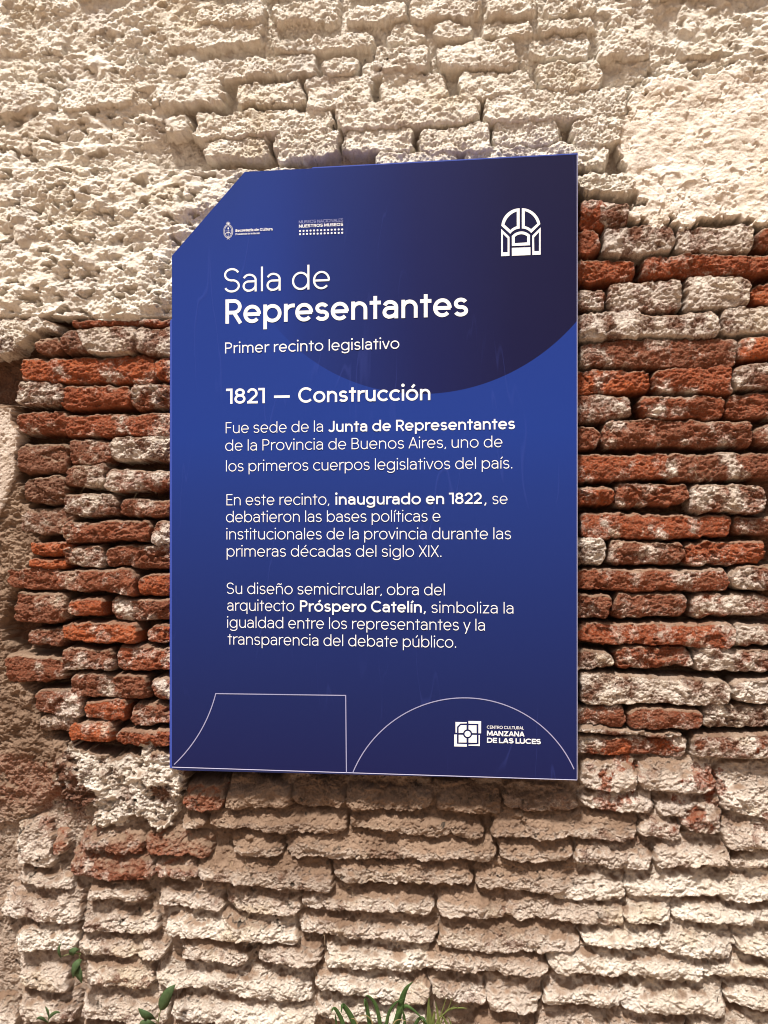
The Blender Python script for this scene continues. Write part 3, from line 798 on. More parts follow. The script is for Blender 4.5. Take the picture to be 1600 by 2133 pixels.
# ---- a geometric sans drawn with strokes. unit: cap height = 1
def arc(cx, cy, rx, ry, a0, a1, n=None):
    n = n or max(6, int(abs(a1 - a0) / 11))
    return [(cx + rx * math.cos(R(a0 + (a1 - a0) * i / n)), cy + ry * math.sin(R(a0 + (a1 - a0) * i / n))) for i in range(n + 1)]
XH, DS, AS = .735, .28, 1.02
def glyph(ch, w):
    """-> advance, list of (points, closed) and dots (x, y, r)"""
    h = w / 2; bw = max(0, w - .10) * 1.05           # bold letters are wider
    S, D = [], []
    sb = .078 - .34 * (w - .09); rb = .048 - .28 * (w - .09)
    base = {'á': 'a', 'é': 'e', 'í': 'i', 'ó': 'o', 'ú': 'u', 'ñ': 'n'}.get(ch, ch)
    c = base
    def st(*p): S.append((list(p), False))
    top, mid = XH - h, XH / 2
    l = r_ = sb
    if c in 'oOQ':
        W, t = (.69 + bw, XH) if c == 'o' else (.93 + bw * .6, 1.0)
        S.append((arc(W / 2, t / 2, W / 2 - h, t / 2 - h + .01, 0, 360, 40), True)); l = r_ = rb
    elif c in 'bdpq':
        W = .67 + bw; S.append((arc(W / 2, mid, W / 2 - h, mid - h + .01, 0, 360, 40), True))
        x = h if c in 'bp' else W - h
        st((x, 0 if c in 'bd' else -DS), (x, AS if c in 'bd' else XH)); l, r_ = (sb, rb) if c in 'bp' else (rb, sb)
    elif c == 'g':
        W = .67 + bw; S.append((arc(W / 2, mid, W / 2 - h, mid - h + .01, 0, 360, 40), True))
        st((W - h, XH), *arc(W / 2, -.055 + h * .2, W / 2 - h, .225 - h * .8, 0, -158)); l, r_ = rb, sb
    elif c == 'c':
        W = .60 + bw; S.append((arc(.35 + bw * .55, mid, .35 + bw * .55 - h, mid - h + .01, 43, 317, 30), False)); l, r_ = rb, .03
    elif c == 'e':
        W = .65 + bw; yc = mid - .01
        st((h * .8, yc), (W - h * .6, yc)); S.append((arc(W / 2, mid, W / 2 - h, mid - h + .01, -w * 22, 318, 34), False)); l = r_ = rb
    elif c == 'a':
        W = .55 + bw
        st(*arc(W * .47, top - .21, W * .47 - h * .9, .21 + .01, 158, 90, 8), *arc(W * .47, top - .21, W - h - W * .47, .21 + .01, 90, 0, 8)[1:], (W - h, 0))
        yb = .425; rr = (yb - h) / 2
        st((W - h, yb), (h + rr, yb), *arc(h + rr, (yb + h) / 2, rr, rr, 90, 270, 14)[1:], *arc(W * .42, .28, W - h - W * .42, .28 - h + .005, 270, 355, 8)); l, r_ = rb, sb
    elif c in 'nmhr':
        rx = {'n': .57, 'm': .51, 'h': .57, 'r': .36}[c] + bw
        st((h, 0), (h, XH if c != 'h' else AS)); W = rx
        if c == 'r': st(*arc(h + (W - h) * .86, top - .26, (W - h) * .86, .26, 178, 78, 9)); r_ = .0
        else:
            a = (W - 2 * h) / 2
            st(*arc(W / 2, top - a * 1.02, a, a * 1.02, 180, 0, 16), (W - h, 0))
            if c == 'm':
                st(*arc(W / 2 + W - w, top - a * 1.02, a, a * 1.02, 180, 0, 16), (2 * W - w - h, 0)); W = 2 * W - w
    elif c == 'u':
        W = .56 + bw; a = (W - 2 * h) / 2
        st((h, XH), *arc(W / 2, h + a * 1.02 - .01, a, a * 1.02, 180, 360, 16)); st((W - h, XH), (W - h, 0))
    elif c in 'il':
        W = w; st((h, 0), (h, XH if c == 'i' else AS))
        if ch == 'i': D.append((h, XH + .21 + w * .3, w * .66 + .012))
    elif c == 't':
        W = .38 + bw * .9; x = W * .5; st((x, 0), (x, .93)); st((0, top), (W, top)); l = r_ = .03
    elif c == 's' or c == 'S':
        W, t = (.50 + bw, XH) if c == 's' else (.63 + bw, 1.0)
        ry = (t - w) / 4 + .006; y2 = t - h - ry + .008; y1 = h + ry - .008
        st(*arc(W / 2, y2, W / 2 - h * 1.2, ry, 22, 270, 22), *arc(W / 2, y1, W / 2 - h, ry, 90, -158, 22)[1:]); l = r_ = rb
    elif c == 'v':
        W = .59 + bw; st((h * .9, XH - h * .2), (W / 2 - h * .12, h * .35)); st((W - h * .9, XH - h * .2), (W / 2 + h * .12, h * .35)); l = r_ = .01
    elif c == 'y':
        W = .59 + bw; st((h * .9, XH), (W / 2 + .005, .02)); st((W - h * .9, XH), (W * .40, -.13), *arc(W * .24, -.11, W * .16, .155 - h * .3, -20, -95, 6)); l = r_ = .01
    elif c == 'z':
        W = .50 + bw; st((.02, top), (W - h * 1.3, top), (h * 1.3, h), (W, h)); l = r_ = .05
    elif c == 'Z':
        W = .64 + bw; st((.02, 1 - h), (W - h * 1.3, 1 - h), (h * 1.3, h), (W, h)); l = r_ = .05
    elif c in 'PRBFELDI':
        W = {'P': .58, 'R': .60, 'B': .61, 'F': .50, 'E': .52, 'L': .49, 'D': .74, 'I': w}[c] + (bw if c != 'I' else 0)
        st((h, 0), (h, 1))
        if c in 'PR':
            yl = .47 - (.02 if c == 'R' else .0); rr = (1 - h - yl) / 2
            st((h, 1 - h), (W - h - rr, 1 - h), *arc(W - h - rr, (1 - h + yl) / 2, rr, rr, 90, -90, 16)[1:], (h, yl))
            if c == 'R': st((W * .52, yl), (W - h * .6, 0))
        if c == 'B':
            yl = .52; r1 = (1 - h - yl) / 2; r2 = (yl - h) / 2
            st((h, 1 - h), (W - h - r1 - .04, 1 - h), *arc(W - h - r1 - .04, (1 - h + yl) / 2, r1, r1, 90, -90, 14)[1:], (h, yl))
            st((W - h - r1 - .06, yl), *arc(W - h - r2, (yl + h) / 2, r2, r2, 90, -90, 14), (h, h))
        if c in 'FE': st((h, 1 - h), (W, 1 - h)); st((h, .51), (W * .93, .51))
        if c in 'EL': st((h, h), (W, h))
        if c == 'D': st((h, 1 - h), (W * .45, 1 - h), *arc(W * .45, .5, W * .55 - h, .5 - h, 90, -90, 18)[1:], (h, h))
        r_ = rb if c not in 'I' else sb
    elif c == 'J':
        W = .48 + bw; st((W - h, 1), *arc(W / 2, .27, W / 2 - h, .27 - h + .01, 0, -165, 14)); l = .03
    elif c == 'A':
        W = .74 + bw; st((h * .9, h * .2), (W / 2 - h * .15, 1 - h * .3)); st((W - h * .9, h * .2), (W / 2 + h * .15, 1 - h * .3)); st((W * .2, .30), (W * .8, .30)); l = r_ = .01
    elif c == 'X':
        W = .66 + bw; st((h, 0), (W - h, 1)); st((h, 1), (W - h, 0)); l = r_ = .02
    elif c == 'C':
        W = .80 + bw; S.append((arc(.45 + bw * .5, .5, .45 + bw * .5 - h, .5 - h + .01, 42, 318, 34), False)); l, r_ = rb, .03
    elif c == 'M':
        W = .84 + bw; st((h, 0), (h, 1)); st((W - h, 0), (W - h, 1)); st((h, 1), (W / 2, .12 + h), (W - h, 1))
    elif c == 'N':
        W = .70 + bw; st((h, 0), (h, 1)); st((W - h, 0), (W - h, 1)); st((h, 1), (W - h, 0))
    elif c == 'U':
        W = .68 + bw; st((h, 1), *arc(W / 2, .30, W / 2 - h, .30 - h + .01, 180, 360, 18), (W - h, 1))
    elif c == 'T':
        W = .62 + bw; st((W / 2, 0), (W / 2, 1)); st((0, 1 - h), (W, 1 - h)); l = r_ = .02
    elif c == '1':
        W = .34 + bw * .7; st((0, 1 - h), (W - h, 1 - h)); st((W - h, 1), (W - h, 0)); l, r_ = .0, sb
    elif c == '8':
        W = .60 + bw; yl = .54
        S.append((arc(W / 2, (1 - h + yl) / 2, W / 2 - h * 1.5, (1 - h - yl) / 2, 0, 360, 30), True))
        S.append((arc(W / 2, (yl + h) / 2, W / 2 - h, (yl - h) / 2, 0, 360, 30), True)); l = r_ = rb
    elif c == '2':
        W = .57 + bw; ry = .27
        st(*arc(W / 2, 1 - h - ry, W / 2 - h, ry, 168, -28, 20), (h * 1.2, h)); st((h * .3, h), (W, h)); l = r_ = rb
    elif c == '.':
        W = w * 1.5; D.append((W / 2, w * .72, w * .76)); l = r_ = .07
    elif c == ',':
        W = w * 1.5; st((W * .72, w * 1.2), (W * .62, w * .2), (W * .15, -w * 1.15)); l = r_ = .06
    elif c == '—':
        W = 1.05; st((0, .40), (W, .40))
    else:
        return .30, [], [], 0
    if ch in 'áéíóú':
        x = W / 2 + (.03 if ch != 'í' else .02)
        st((x - .02 - h * .3, XH + .10), (x + .10 + h * .3, XH + .29))
    if ch == 'ñ':
        x = W / 2
        st((x - .17, XH + .12), (x - .10, XH + .19), (x - .02, XH + .18), (x + .05, XH + .135), (x + .12, XH + .14), (x + .18, XH + .21))
    return l + W + r_, S, D, l
def write(ink, text, xa, ya, xb, yb, cap, w, serif=False, track=0.0):
    """text between two points of its baseline, given in photo pixels; cap height in photo pixels"""
    A, E = sp(xa, ya), sp(xb, yb)
    ch_ = sp(xa, ya - cap)[1] - A[1]
    z = (A[1] + E[1]) / 2
    pen, items = 0.0, []
    lo, hi = 1e9, -1e9
    for c in text:
        adv, S, D, l = glyph(c, w)
        for p, cl in S:
            items.append((pen + l, p, cl))
            lo = min(lo, min(q[0] for q in p) + pen + l - w / 2 * .9); hi = max(hi, max(q[0] for q in p) + pen + l + w / 2 * .9)
        for d in D: items.append((pen + l, d, None)); hi = max(hi, pen + l + d[0] + d[2])
        pen += adv + track
    k = (E[0] - A[0]) / (hi - lo)          # metres per unit, sideways
    for off, p, cl in items:
        X = lambda q: (A[0] + (q[0] + off - lo) * k, z + q[1] * ch_)
        if cl is None:
            ink.disk((A[0] + (p[0] + off - lo) * k, z + p[1] * ch_), p[2] * ch_ * .98, 16)
            continue
        ink.stroke([X(q) for q in p], w * ch_, cl)
        if serif and not cl:
            for q in (p[0], p[-1]):
                ink.stroke([X((q[0] - .11, q[1])), X((q[0] + .11, q[1]))], w * ch_ * .55)

LIGHT, MED = .080, .108
ink = Ink(); write(ink, 'Sala de', 467, 608.2, 688.5, 603, 50, .086); ink.build('heading_line', M_WHITE)
ink = Ink(); write(ink, 'Representantes', 470, 673, 975, 660, 50.5, .152); ink.build('heading_line', M_WHITE)
ink = Ink(); write(ink, 'Primer recinto legislativo', 469, 735.3, 832, 727.5, 22.8, MED); ink.build('subtitle_line', M_WHITE)
ink = Ink(); write(ink, '1821', 468.6, 841.5, 552, 840, 31.8, .156); ink.build('subheading_line', M_WHITE)
ink = Ink(); write(ink, '—', 568.6, 839, 606, 839, 32, .165); ink.build('subheading_line', M_WHITE)
ink = Ink(); write(ink, 'Construcción', 621.5, 838.3, 896.5, 834.3, 31.8, .154); ink.build('subheading_line', M_WHITE)
ink = Ink(); write(ink, 'Fue sede de la', 470.4, 902.6, 673, 899.5, 23, LIGHT); ink.build('text_line', M_WHITE)
ink = Ink(); write(ink, 'Junta de Representantes', 684, 899, 1073, 894.8, 23, .152); ink.build('text_line', M_WHITE)
ink = Ink(); write(ink, 'de la Provincia de Buenos Aires, uno de', 469.4, 938.4, 1047, 932.5, 23, LIGHT); ink.build('text_line', M_WHITE)
ink = Ink(); write(ink, 'los primeros cuerpos legislativos del país.', 471, 981.4, 1067.5, 976.5, 23, LIGHT); ink.build('text_line', M_WHITE)
ink = Ink(); write(ink, 'En este recinto,', 472, 1052.6, 686, 1051.5, 23.3, LIGHT); ink.build('text_line', M_WHITE)
ink = Ink(); write(ink, 'inaugurado en 1822', 699, 1051, 1005.5, 1050, 23.3, .152); ink.build('text_line', M_WHITE)
ink = Ink(); write(ink, ',', 1008.3, 1050, 1013.4, 1050, 23.3, .11); ink.build('text_line', M_WHITE)
ink = Ink(); write(ink, 'se', 1026, 1050, 1057.7, 1050, 23.3, LIGHT); ink.build('text_line', M_WHITE)
ink = Ink(); write(ink, 'debatieron las bases políticas e', 471, 1087.6, 918, 1086.7, 23.3, LIGHT); ink.build('text_line', M_WHITE)
ink = Ink(); write(ink, 'institucionales de la provincia durante las', 472, 1123.6, 1064.5, 1123.2, 23.3, LIGHT); ink.build('text_line', M_WHITE)
ink = Ink(); write(ink, 'primeras décadas del siglo XIX.', 472.5, 1159.2, 920, 1160, 23.3, LIGHT); ink.build('text_line', M_WHITE)
ink = Ink(); write(ink, 'Su diseño semicircular, obra del', 472.6, 1237.4, 926.5, 1239.6, 23.3, LIGHT); ink.build('text_line', M_WHITE)
ink = Ink(); write(ink, 'arquitecto', 473.6, 1272.4, 613, 1273, 23.3, LIGHT); ink.build('text_line', M_WHITE)
ink = Ink(); write(ink, 'Próspero Catelín', 625, 1274, 878.6, 1275.7, 23.3, .152); ink.build('text_line', M_WHITE)
ink = Ink(); write(ink, ',', 882, 1276, 887, 1276, 23.3, .11); ink.build('text_line', M_WHITE)
ink = Ink(); write(ink, 'simboliza la', 899, 1277, 1069.5, 1277.5, 23.3, LIGHT); ink.build('text_line', M_WHITE)
ink = Ink(); write(ink, 'igualdad entre los representantes y la', 473.6, 1308, 1010, 1313, 23.3, LIGHT); ink.build('text_line', M_WHITE)
ink = Ink(); write(ink, 'transparencia del debate público.', 473.6, 1343, 950.5, 1348.5, 23.3, LIGHT); ink.build('text_line', M_WHITE)

# museum line with two rows of dots
ink = Ink(); write(ink, 'MUSEOS NACIONALES', 622.8, 465.6, 715, 462, 6.3, .10); ink.build('museum_lettering', M_THIN)
ink = Ink(); write(ink, 'NUESTROS MUSEOS', 622.8, 474.2, 715, 471, 6.4, .20); ink.build('museum_lettering', M_WHITE)
ink = Ink()
for i in range(13):
    t = i / 12
    for y0, y1 in ((481.4, 478.0), (488.0, 485.0)):
        c = sp(625.2 + t * 87.8, y0 + t * (y1 - y0))
        ink.disk(c, .0029, 16)
ink.build('dot_rows', M_WHITE)
# ministry line with its crest
ink = Ink(); write(ink, 'Secretaría de Cultura', 490.6, 482.6, 568, 480.6, 5.6, .20, True); ink.build('ministry_lettering', M_WHITE)
ink = Ink(); write(ink, 'Presidencia de la Nación', 491, 489.6, 541.6, 487.8, 3.7, .15, True); ink.build('ministry_lettering', M_WHITE)
def crest():
    k = Ink()
    def q(a, b): return sp(475.6 + a, 482 + b)        # offsets in photo pixels, y down
    for i in range(40):                                 # laurel wreath: short leaves round the oval
        t = 2 * math.pi * i / 40
        if abs(((math.degrees(t) + 90) % 360)) < 12: pass
        cx, cy = 9.4 * math.cos(t), 13.6 * math.sin(t)
        tx, ty = -9.4 * math.sin(t), 13.6 * math.cos(t)
        ln = math.hypot(tx, ty); tx, ty = tx / ln, ty / ln
        for s in (-1, 1):
            nx, ny = ty * s, -tx * s
            k.stroke([q(cx, cy), q(cx + 1.2 * tx + 1.0 * nx, cy + 1.2 * ty + 1.0 * ny)], .0008)
    el = [q(7.3 * math.cos(t), 11.2 * math.sin(t)) for t in [2 * math.pi * i / 36 for i in range(36)]]
    k.stroke(el, .0008, True)
    k.stroke([q(-7.3, -.6), q(7.3, -.6)], .0007)        # the field is halved
    k.stroke([q(0, 9.5), q(0, -6)], .0010)              # pike
    k.fan([q(-1.6, -5.2), q(1.6, -5.2), q(1.2, -7.4), q(0, -8.6), q(-1.2, -7.6)])   # cap on the pike
    k.stroke([q(-6, 4.6), q(-2.4, 2.6), q(0, 3.0), q(2.4, 2.6), q(6, 4.6)], .0016)  # clasped hands
    k.stroke([q(-1.6, 3.6), q(1.6, 2.2)], .0018)
    k.disk(q(0, -15.6), .0026, 16)                      # rising sun
    for a in range(0, 181, 18):
        t = R(a)
        k.stroke([q(2.2 * math.cos(t), -15.4 - 2.2 * math.sin(t)), q(4.6 * math.cos(t), -15.4 - 4.6 * math.sin(t))], .0006)
    k.stroke([q(-2.8, 17.0), q(0, 14.2), q(2.8, 17.0)], .0010)                       # ribbon
    k.stroke([q(-2.2, 13.6), q(0, 15.0), q(2.2, 13.6)], .0011)
    return k.build('crest_emblem', M_WHITE)
crest()

# arch emblem
def arch_emblem():
    k = Ink()
    z = lambda a, b: sp(1020 + a / 12.308, 410 + b / 12.308)
    def ring(outer, inner):
        k.quadstrip([z(*p) for p in outer], [z(*p) for p in inner], True)
    def earc(cx, cy, rx, ry, a0, a1, n):
        return [(cx + rx * math.cos(R(a0 + (a1 - a0) * i / n)), cy - ry * math.sin(R(a0 + (a1 - a0) * i / n))) for i in range(n + 1)]
    def through(p, m_, q, n):
        """arc through three points"""
        (x1, y1), (x2, y2), (x3, y3) = p, m_, q
        d = 2 * (x1 * (y2 - y3) + x2 * (y3 - y1) + x3 * (y1 - y2))
        ux = ((x1 * x1 + y1 * y1) * (y2 - y3) + (x2 * x2 + y2 * y2) * (y3 - y1) + (x3 * x3 + y3 * y3) * (y1 - y2)) / d
        uy = ((x1 * x1 + y1 * y1) * (x3 - x2) + (x2 * x2 + y2 * y2) * (x1 - x3) + (x3 * x3 + y3 * y3) * (x2 - x1)) / d
        a, b, c = [math.atan2(y - uy, x - ux) for x, y in (p, m_, q)]
        r = math.hypot(x1 - ux, y1 - uy)
        def norm(t, ref):
            while t - ref > math.pi: t -= 2 * math.pi
            while t - ref < -math.pi: t += 2 * math.pi
            return t
        b = norm(b, a); c = norm(c, b)
        return [(ux + r * math.cos(a + (c - a) * i / n), uy + r * math.sin(a + (c - a) * i / n)) for i in range(n + 1)]
    ring(through((300, 745), (425, 450), (770, 295), 12) + through((770, 815), (645, 850), (530, 950), 8),
         through((380, 712), (480, 520), (695, 378), 12) + through((695, 755), (605, 795), (532, 852), 8))
    ring(through((1300, 700), (1160, 430), (825, 292), 12) + through((825, 815), (950, 840), (1065, 930), 8),
         through((1220, 690), (1110, 490), (900, 368), 12) + through((900, 752), (985, 780), (1062, 830), 8))
    ring([(295, 822), (510, 1030), (510, 1515), (295, 1525)], [(340, 950), (460, 1070), (460, 1420), (340, 1425)])
    ring([(1308, 785), (1090, 1000), (1095, 1495), (1308, 1485)], [(1266, 905), (1140, 1045), (1145, 1395), (1264, 1390)])
    ring(through((568, 1010), (800, 890), (1035, 980), 12) + [(1035, 1245), (570, 1265)],
         through((645, 1035), (800, 962), (960, 1015), 12) + [(960, 1170), (645, 1190)])
    k.fan([z(568, 1310), z(1046, 1295), z(1047, 1495), z(570, 1515)])
    return k.build('arch_emblem', M_WHITE)
arch_emblem()

def square_emblem():
    k = Ink()
    z = lambda a, b: sp(930 + a / 7.273, 1480 + b / 7.273)
    def P(*pts): k.fan([z(*p) for p in pts])
    P((137, 172), (308, 176), (308, 195), (212, 197), (162, 245), (160, 335), (138, 335))
    P((333, 157), (526, 160), (525, 345), (485, 345), (485, 201), (335, 199))
    P((118, 362), (160, 362), (160, 503), (310, 508), (310, 547), (118, 543))
    P((487, 370), (508, 370), (506, 538), (335, 532), (335, 515), (487, 510))
    cx, cy, r = 321, 353, 69
    def ca(a0, a1): return [(cx + r * math.cos(R(a0 + (a1 - a0) * i / 6)), cy + r * math.sin(R(a0 + (a1 - a0) * i / 6))) for i in range(7)]
    P((218, 220), (305, 221), *ca(256, 192), (185, 340), (185, 258))
    P((335, 222), (457, 223), (457, 342), *ca(350, 282))
    P((185, 366), *ca(168, 104), (305, 484), (185, 483))
    P(*ca(78, 12), (460, 369), (460, 488), (335, 485))
    k.disk(z(321, 353), (z(367, 353)[0] - z(321, 353)[0]), 24)
    return k.build('square_emblem', M_WHITE)
square_emblem()
ink = Ink(); write(ink, 'CENTRO CULTURAL', 1014.3, 1517.9, 1092, 1519.0, 6.3, .15); ink.build('centre_lettering', M_WHITE)
ink = Ink()
write(ink, 'MANZANA', 1014.3, 1532.8, 1093, 1533.8, 10.4, .235, track=-.04); ink.build('centre_lettering', M_WHITE)
ink = Ink()
write(ink, 'DE LAS LUCES', 1014.3, 1547.3, 1127, 1549.8, 10.8, .235, track=-.05)
ink.build('centre_lettering', M_WHITE)

# outline drawing along the foot
ink = Ink()
LW = sp(802.1, 1500)[0] - sp(800, 1500)[0]
pts = []
ctrl = [(362.8, 1592.5), (397, 1561), (418.7, 1520.8), (437, 1487), (449.6, 1444.7)]
def catmull(c, n=10):
    c = [c[0]] + c + [c[-1]]; out = []
    for i in range(1, len(c) - 2):
        p0, p1, p2, p3 = [np.array(q, float) for q in c[i - 1:i + 3]]
        for k in range(n):
            t = k / n
            out.append(tuple(.5 * ((2 * p1) + (-p0 + p2) * t + (2 * p0 - 5 * p1 + 4 * p2 - p3) * t * t + (-p0 + 3 * p1 - 3 * p2 + p3) * t ** 3)))
    out.append(c[-2]); return out
def arc3(p, m_, q, n=30):
    (x1, y1), (x2, y2), (x3, y3) = p, m_, q
    d = 2 * (x1 * (y2 - y3) + x2 * (y3 - y1) + x3 * (y1 - y2))
    ux = ((x1 * x1 + y1 * y1) * (y2 - y3) + (x2 * x2 + y2 * y2) * (y3 - y1) + (x3 * x3 + y3 * y3) * (y1 - y2)) / d
    uy = ((x1 * x1 + y1 * y1) * (x3 - x2) + (x2 * x2 + y2 * y2) * (x1 - x3) + (x3 * x3 + y3 * y3) * (x2 - x1)) / d
    a, c = math.atan2(y1 - uy, x1 - ux), math.atan2(y3 - uy, x3 - ux)
    r = math.hypot(x1 - ux, y1 - uy)
    return [(ux + r * math.cos(a + (c - a) * i / n), uy + r * math.sin(a + (c - a) * i / n)) for i in range(n + 1)]
ink.stroke([sp(*p) for p in arc3((362.8, 1592.5), (418.7, 1521.5), (449.6, 1444.7))] + [sp(720.2, 1448.5), sp(721.8, 1609.3)], LW)
cxx, cyy, rr = 967, 1704, 250.5
a0 = math.degrees(math.atan2(cyy - 1609.5, 735 - cxx)); a1 = math.degrees(math.atan2(cyy - 1600, 1200.5 - cxx))
arcp = [sp(cxx + rr * math.cos(R(a0 + (a1 - a0) * i / 48)), cyy - rr * math.sin(R(a0 + (a1 - a0) * i / 48))) for i in range(49)]
ink.stroke(arcp, LW)
ink.build('outline_drawing', M_LAV)
# pale cut edge of the face along foot, top and right side
ink = Ink()
ink.stroke([(L + .001, B + .0008), (Rr - .001, B + .0008)], .0022)
ink.build('edge_line', M_TRIM)
ink = Ink()
ink.stroke([(Rr - .0008, B + .002), (Rr - .0008, T - .002)], .0015)
ink.build('edge_line', M_TRIM)

# ------------------------------------------------------------------ plants at the foot of the wall
def leaf_material(name, c0, c1, rough=.5):
    m = NT(name)
    pos = m.n('ShaderNodeNewGeometry').outputs['Position']
    c = m.ramp(m.noise(pos, 35, 3, .6), [(.3, c0), (.7, c1)])
    m.put(m.b.inputs['Base Color'], c)
    m.b.inputs['Roughness'].default_value = rough
    m.b.inputs['Specular IOR Level'].default_value = .2
    m.b.inputs['Subsurface Weight'].default_value = .0
    return m.mat
M_BLADE = leaf_material('green_blade', (.028, .058, .015), (.058, .105, .030), .7)
M_BLADE2 = leaf_material('yellow_green_blade', (.075, .10, .024), (.15, .17, .05), .75)
M_LEAF = leaf_material('weed_leaf', (.030, .055, .020), (.06, .09, .035), .7)
M_STEM = leaf_material('weed_stem', (.10, .12, .04), (.16, .17, .07))
def at(x, y, Y):
    X, Z = px(x, y, Y)
    return np.array((X, Y, Z))
def ribbon(name, pts, widths, mat, parent, fold=.35, thick=.0006, ns=14):
    """a folded leaf or blade along a path of 3-D points"""
    P = np.array(catmull3(pts, ns)); n = len(P)
    W = np.interp(np.linspace(0, 1, n), np.linspace(0, 1, len(widths)), widths)
    vs, fs = [], []
    for i in range(n):
        t = P[min(i + 1, n - 1)] - P[max(i - 1, 0)]; t /= np.linalg.norm(t) + 1e-9
        view = np.array((0, -1.0, .25))
        side = np.cross(t, view); side /= np.linalg.norm(side) + 1e-9
        nn = np.cross(side, t)
        for s, dn in ((-1, fold * W[i] * .5), (0, 0), (1, fold * W[i] * .5)):
            vs.append(P[i] + side * s * W[i] / 2 + nn * (dn + thick))
        for s, dn in ((-1, fold * W[i] * .5), (0, 0), (1, fold * W[i] * .5)):
            vs.append(P[i] + side * s * W[i] / 2 * .96 + nn * (dn - thick))
    for i in range(n - 1):
        a, b = 6 * i, 6 * i + 6
        fs += [(a, a + 1, b + 1, b), (a + 1, a + 2, b + 2, b + 1), (a + 3, b + 3, b + 4, a + 4), (a + 4, b + 4, b + 5, a + 5), (a, b, b + 3, a + 3), (a + 2, a + 5, b + 5, b + 2)]
    o = parent.location
    me = bpy.data.meshes.new(name)
    me.from_pydata([(v[0] - o[0], v[1] - o[1], v[2] - o[2]) for v in vs], [], fs)
    me.update()
    for p in me.polygons: p.use_smooth = True
    return new_obj(name, me, mat, parent)
def catmull3(c, n=10):
    c = [np.array(q, float) for q in c]
    c = [2 * c[0] - c[1]] + c + [2 * c[-1] - c[-2]]; out = []
    for i in range(1, len(c) - 2):
        p0, p1, p2, p3 = c[i - 1:i + 3]
        for k in range(n):
            t = k / n
            out.append(.5 * ((2 * p1) + (-p0 + p2) * t + (2 * p0 - 5 * p1 + 4 * p2 - p3) * t * t + (-p0 + 3 * p1 - 3 * p2 + p3) * t ** 3))
    out.append(c[-2]); return out
def wall_y(x, y):
    X, Z = px(x, y, WALL_Y)
    i, j = np.searchsorted(zs, Z), np.searchsorted(xs, X)
    return -float(H[max(0, i - 4):i + 5, max(0, j - 4):j + 5].max())
def zoomed(ox, oy, k):
    return lambda a, b: (ox + a / k, oy + b / k)

# broad grass: blades rise out of one root and arch over
gz_ = zoomed(650, 1980, 4.444)
root_p = at(810, 2205, -.09)
grass = empty('grass_tuft', root_p)
tag(grass, 'dark green grass tuft with broad arching blades at the wall foot', 'grass tuft')
for path, wd in ([[(330, 900), (290, 680), (235, 560), (200, 532), (180, 575)], .013], [[(480, 900), (380, 640), (310, 525), (283, 508), (270, 580)], .016],
                 [[(560, 920), (535, 680), (505, 500), (490, 455), (488, 520)], .012], [[(640, 920), (632, 680), (590, 500), (530, 425), (490, 420)], .012],
                 [[(700, 930), (790, 640), (840, 430), (880, 340), (935, 288)], .019], [[(660, 900), (690, 680), (720, 560), (780, 480), (860, 440)], .010],
                 [[(690, 900), (780, 640), (850, 520), (930, 540), (1080, 690)], .012], [[(760, 900), (850, 700), (855, 620), (840, 560), (830, 500)], .009],
                 [[(900, 920), (960, 680), (1020, 620), (1060, 690), (1070, 760)], .010], [[(220, 930), (225, 700), (222, 640), (215, 600), (210, 570)], .006]):
    n = len(path)
    pts = []
    for i, p in enumerate(path):
        X, Y = gz_(*p)
        pts.append(at(X, Y, -.075 - .018 * i / (n - 1)))
    base = root_p + np.array(((pts[0][0] - root_p[0]) * .25, .0, -.005))
    ribbon('blade', [base] + pts, [wd * .55, wd, wd, wd * .85, wd * .55, wd * .06], M_BLADE, grass, .5)
M_DRY = leaf_material('dry_blade', (.20, .15, .07), (.30, .23, .12), .85)
for path, wd in ([[(600, 900), (570, 700), (520, 610), (430, 600)], .005], [[(740, 900), (750, 700), (800, 640), (900, 660)], .005], [[(520, 900), (440, 720), (400, 640), (360, 625)], .006]):
    pts = [at(*gz_(*p), -.082 - .012 * i / 3) for i, p in enumerate(path)]
    base = root_p + np.array(((pts[0][0] - root_p[0]) * .25, .0, -.005))
    ribbon('dry_blade', [base] + pts, [wd, wd, wd * .8, wd * .5, wd * .1], M_DRY, grass, .4)
# fine pale grass beside it
root_q = at(905, 2200, -.075)
fine_g = empty('grass_tuft', root_q)
tag(fine_g, 'small pale yellow green tuft of thin feathery blades beside the dark grass', 'grass tuft')
for path, wd in ([[(1060, 900), (1075, 640), (1080, 500), (1085, 430)], .010], [[(1110, 900), (1100, 700), (1090, 560), (1075, 460)], .010], [[(1130, 900), (1170, 700), (1160, 560), (1140, 470)], .008],
                 [[(1120, 900), (1180, 640), (1225, 500), (1245, 410)], .0035], [[(1130, 900), (1210, 620), (1270, 520), (1305, 405)], .0035], [[(1140, 900), (1150, 680), (1250, 560), (1345, 500)], .0045],
                 [[(1250, 560), (1310, 535), (1380, 530), (1435, 535)], .0045], [[(1160, 900), (1260, 760), (1230, 640), (1190, 590)], .008], [[(1180, 900), (1300, 760), (1280, 660), (1250, 610)], .006],
                 [[(1150, 900), (1120, 700), (1130, 600), (1135, 560)], .011], [[(1140, 900), (1060, 720), (1030, 660), (1000, 640)], .007]):
    pts = []
    for i, p in enumerate(path):
        X, Y = gz_(*p)
        pts.append(at(X, Y, -.066 - .012 * i / (len(path) - 1)))
    if path[0][1] > 800: pts = [root_q + np.array(((pts[0][0] - root_q[0]) * .3, 0, -.005))] + pts
    ribbon('blade', pts, [wd * .6, wd, wd, wd * .7, wd * .08], M_BLADE2, fine_g, .3)
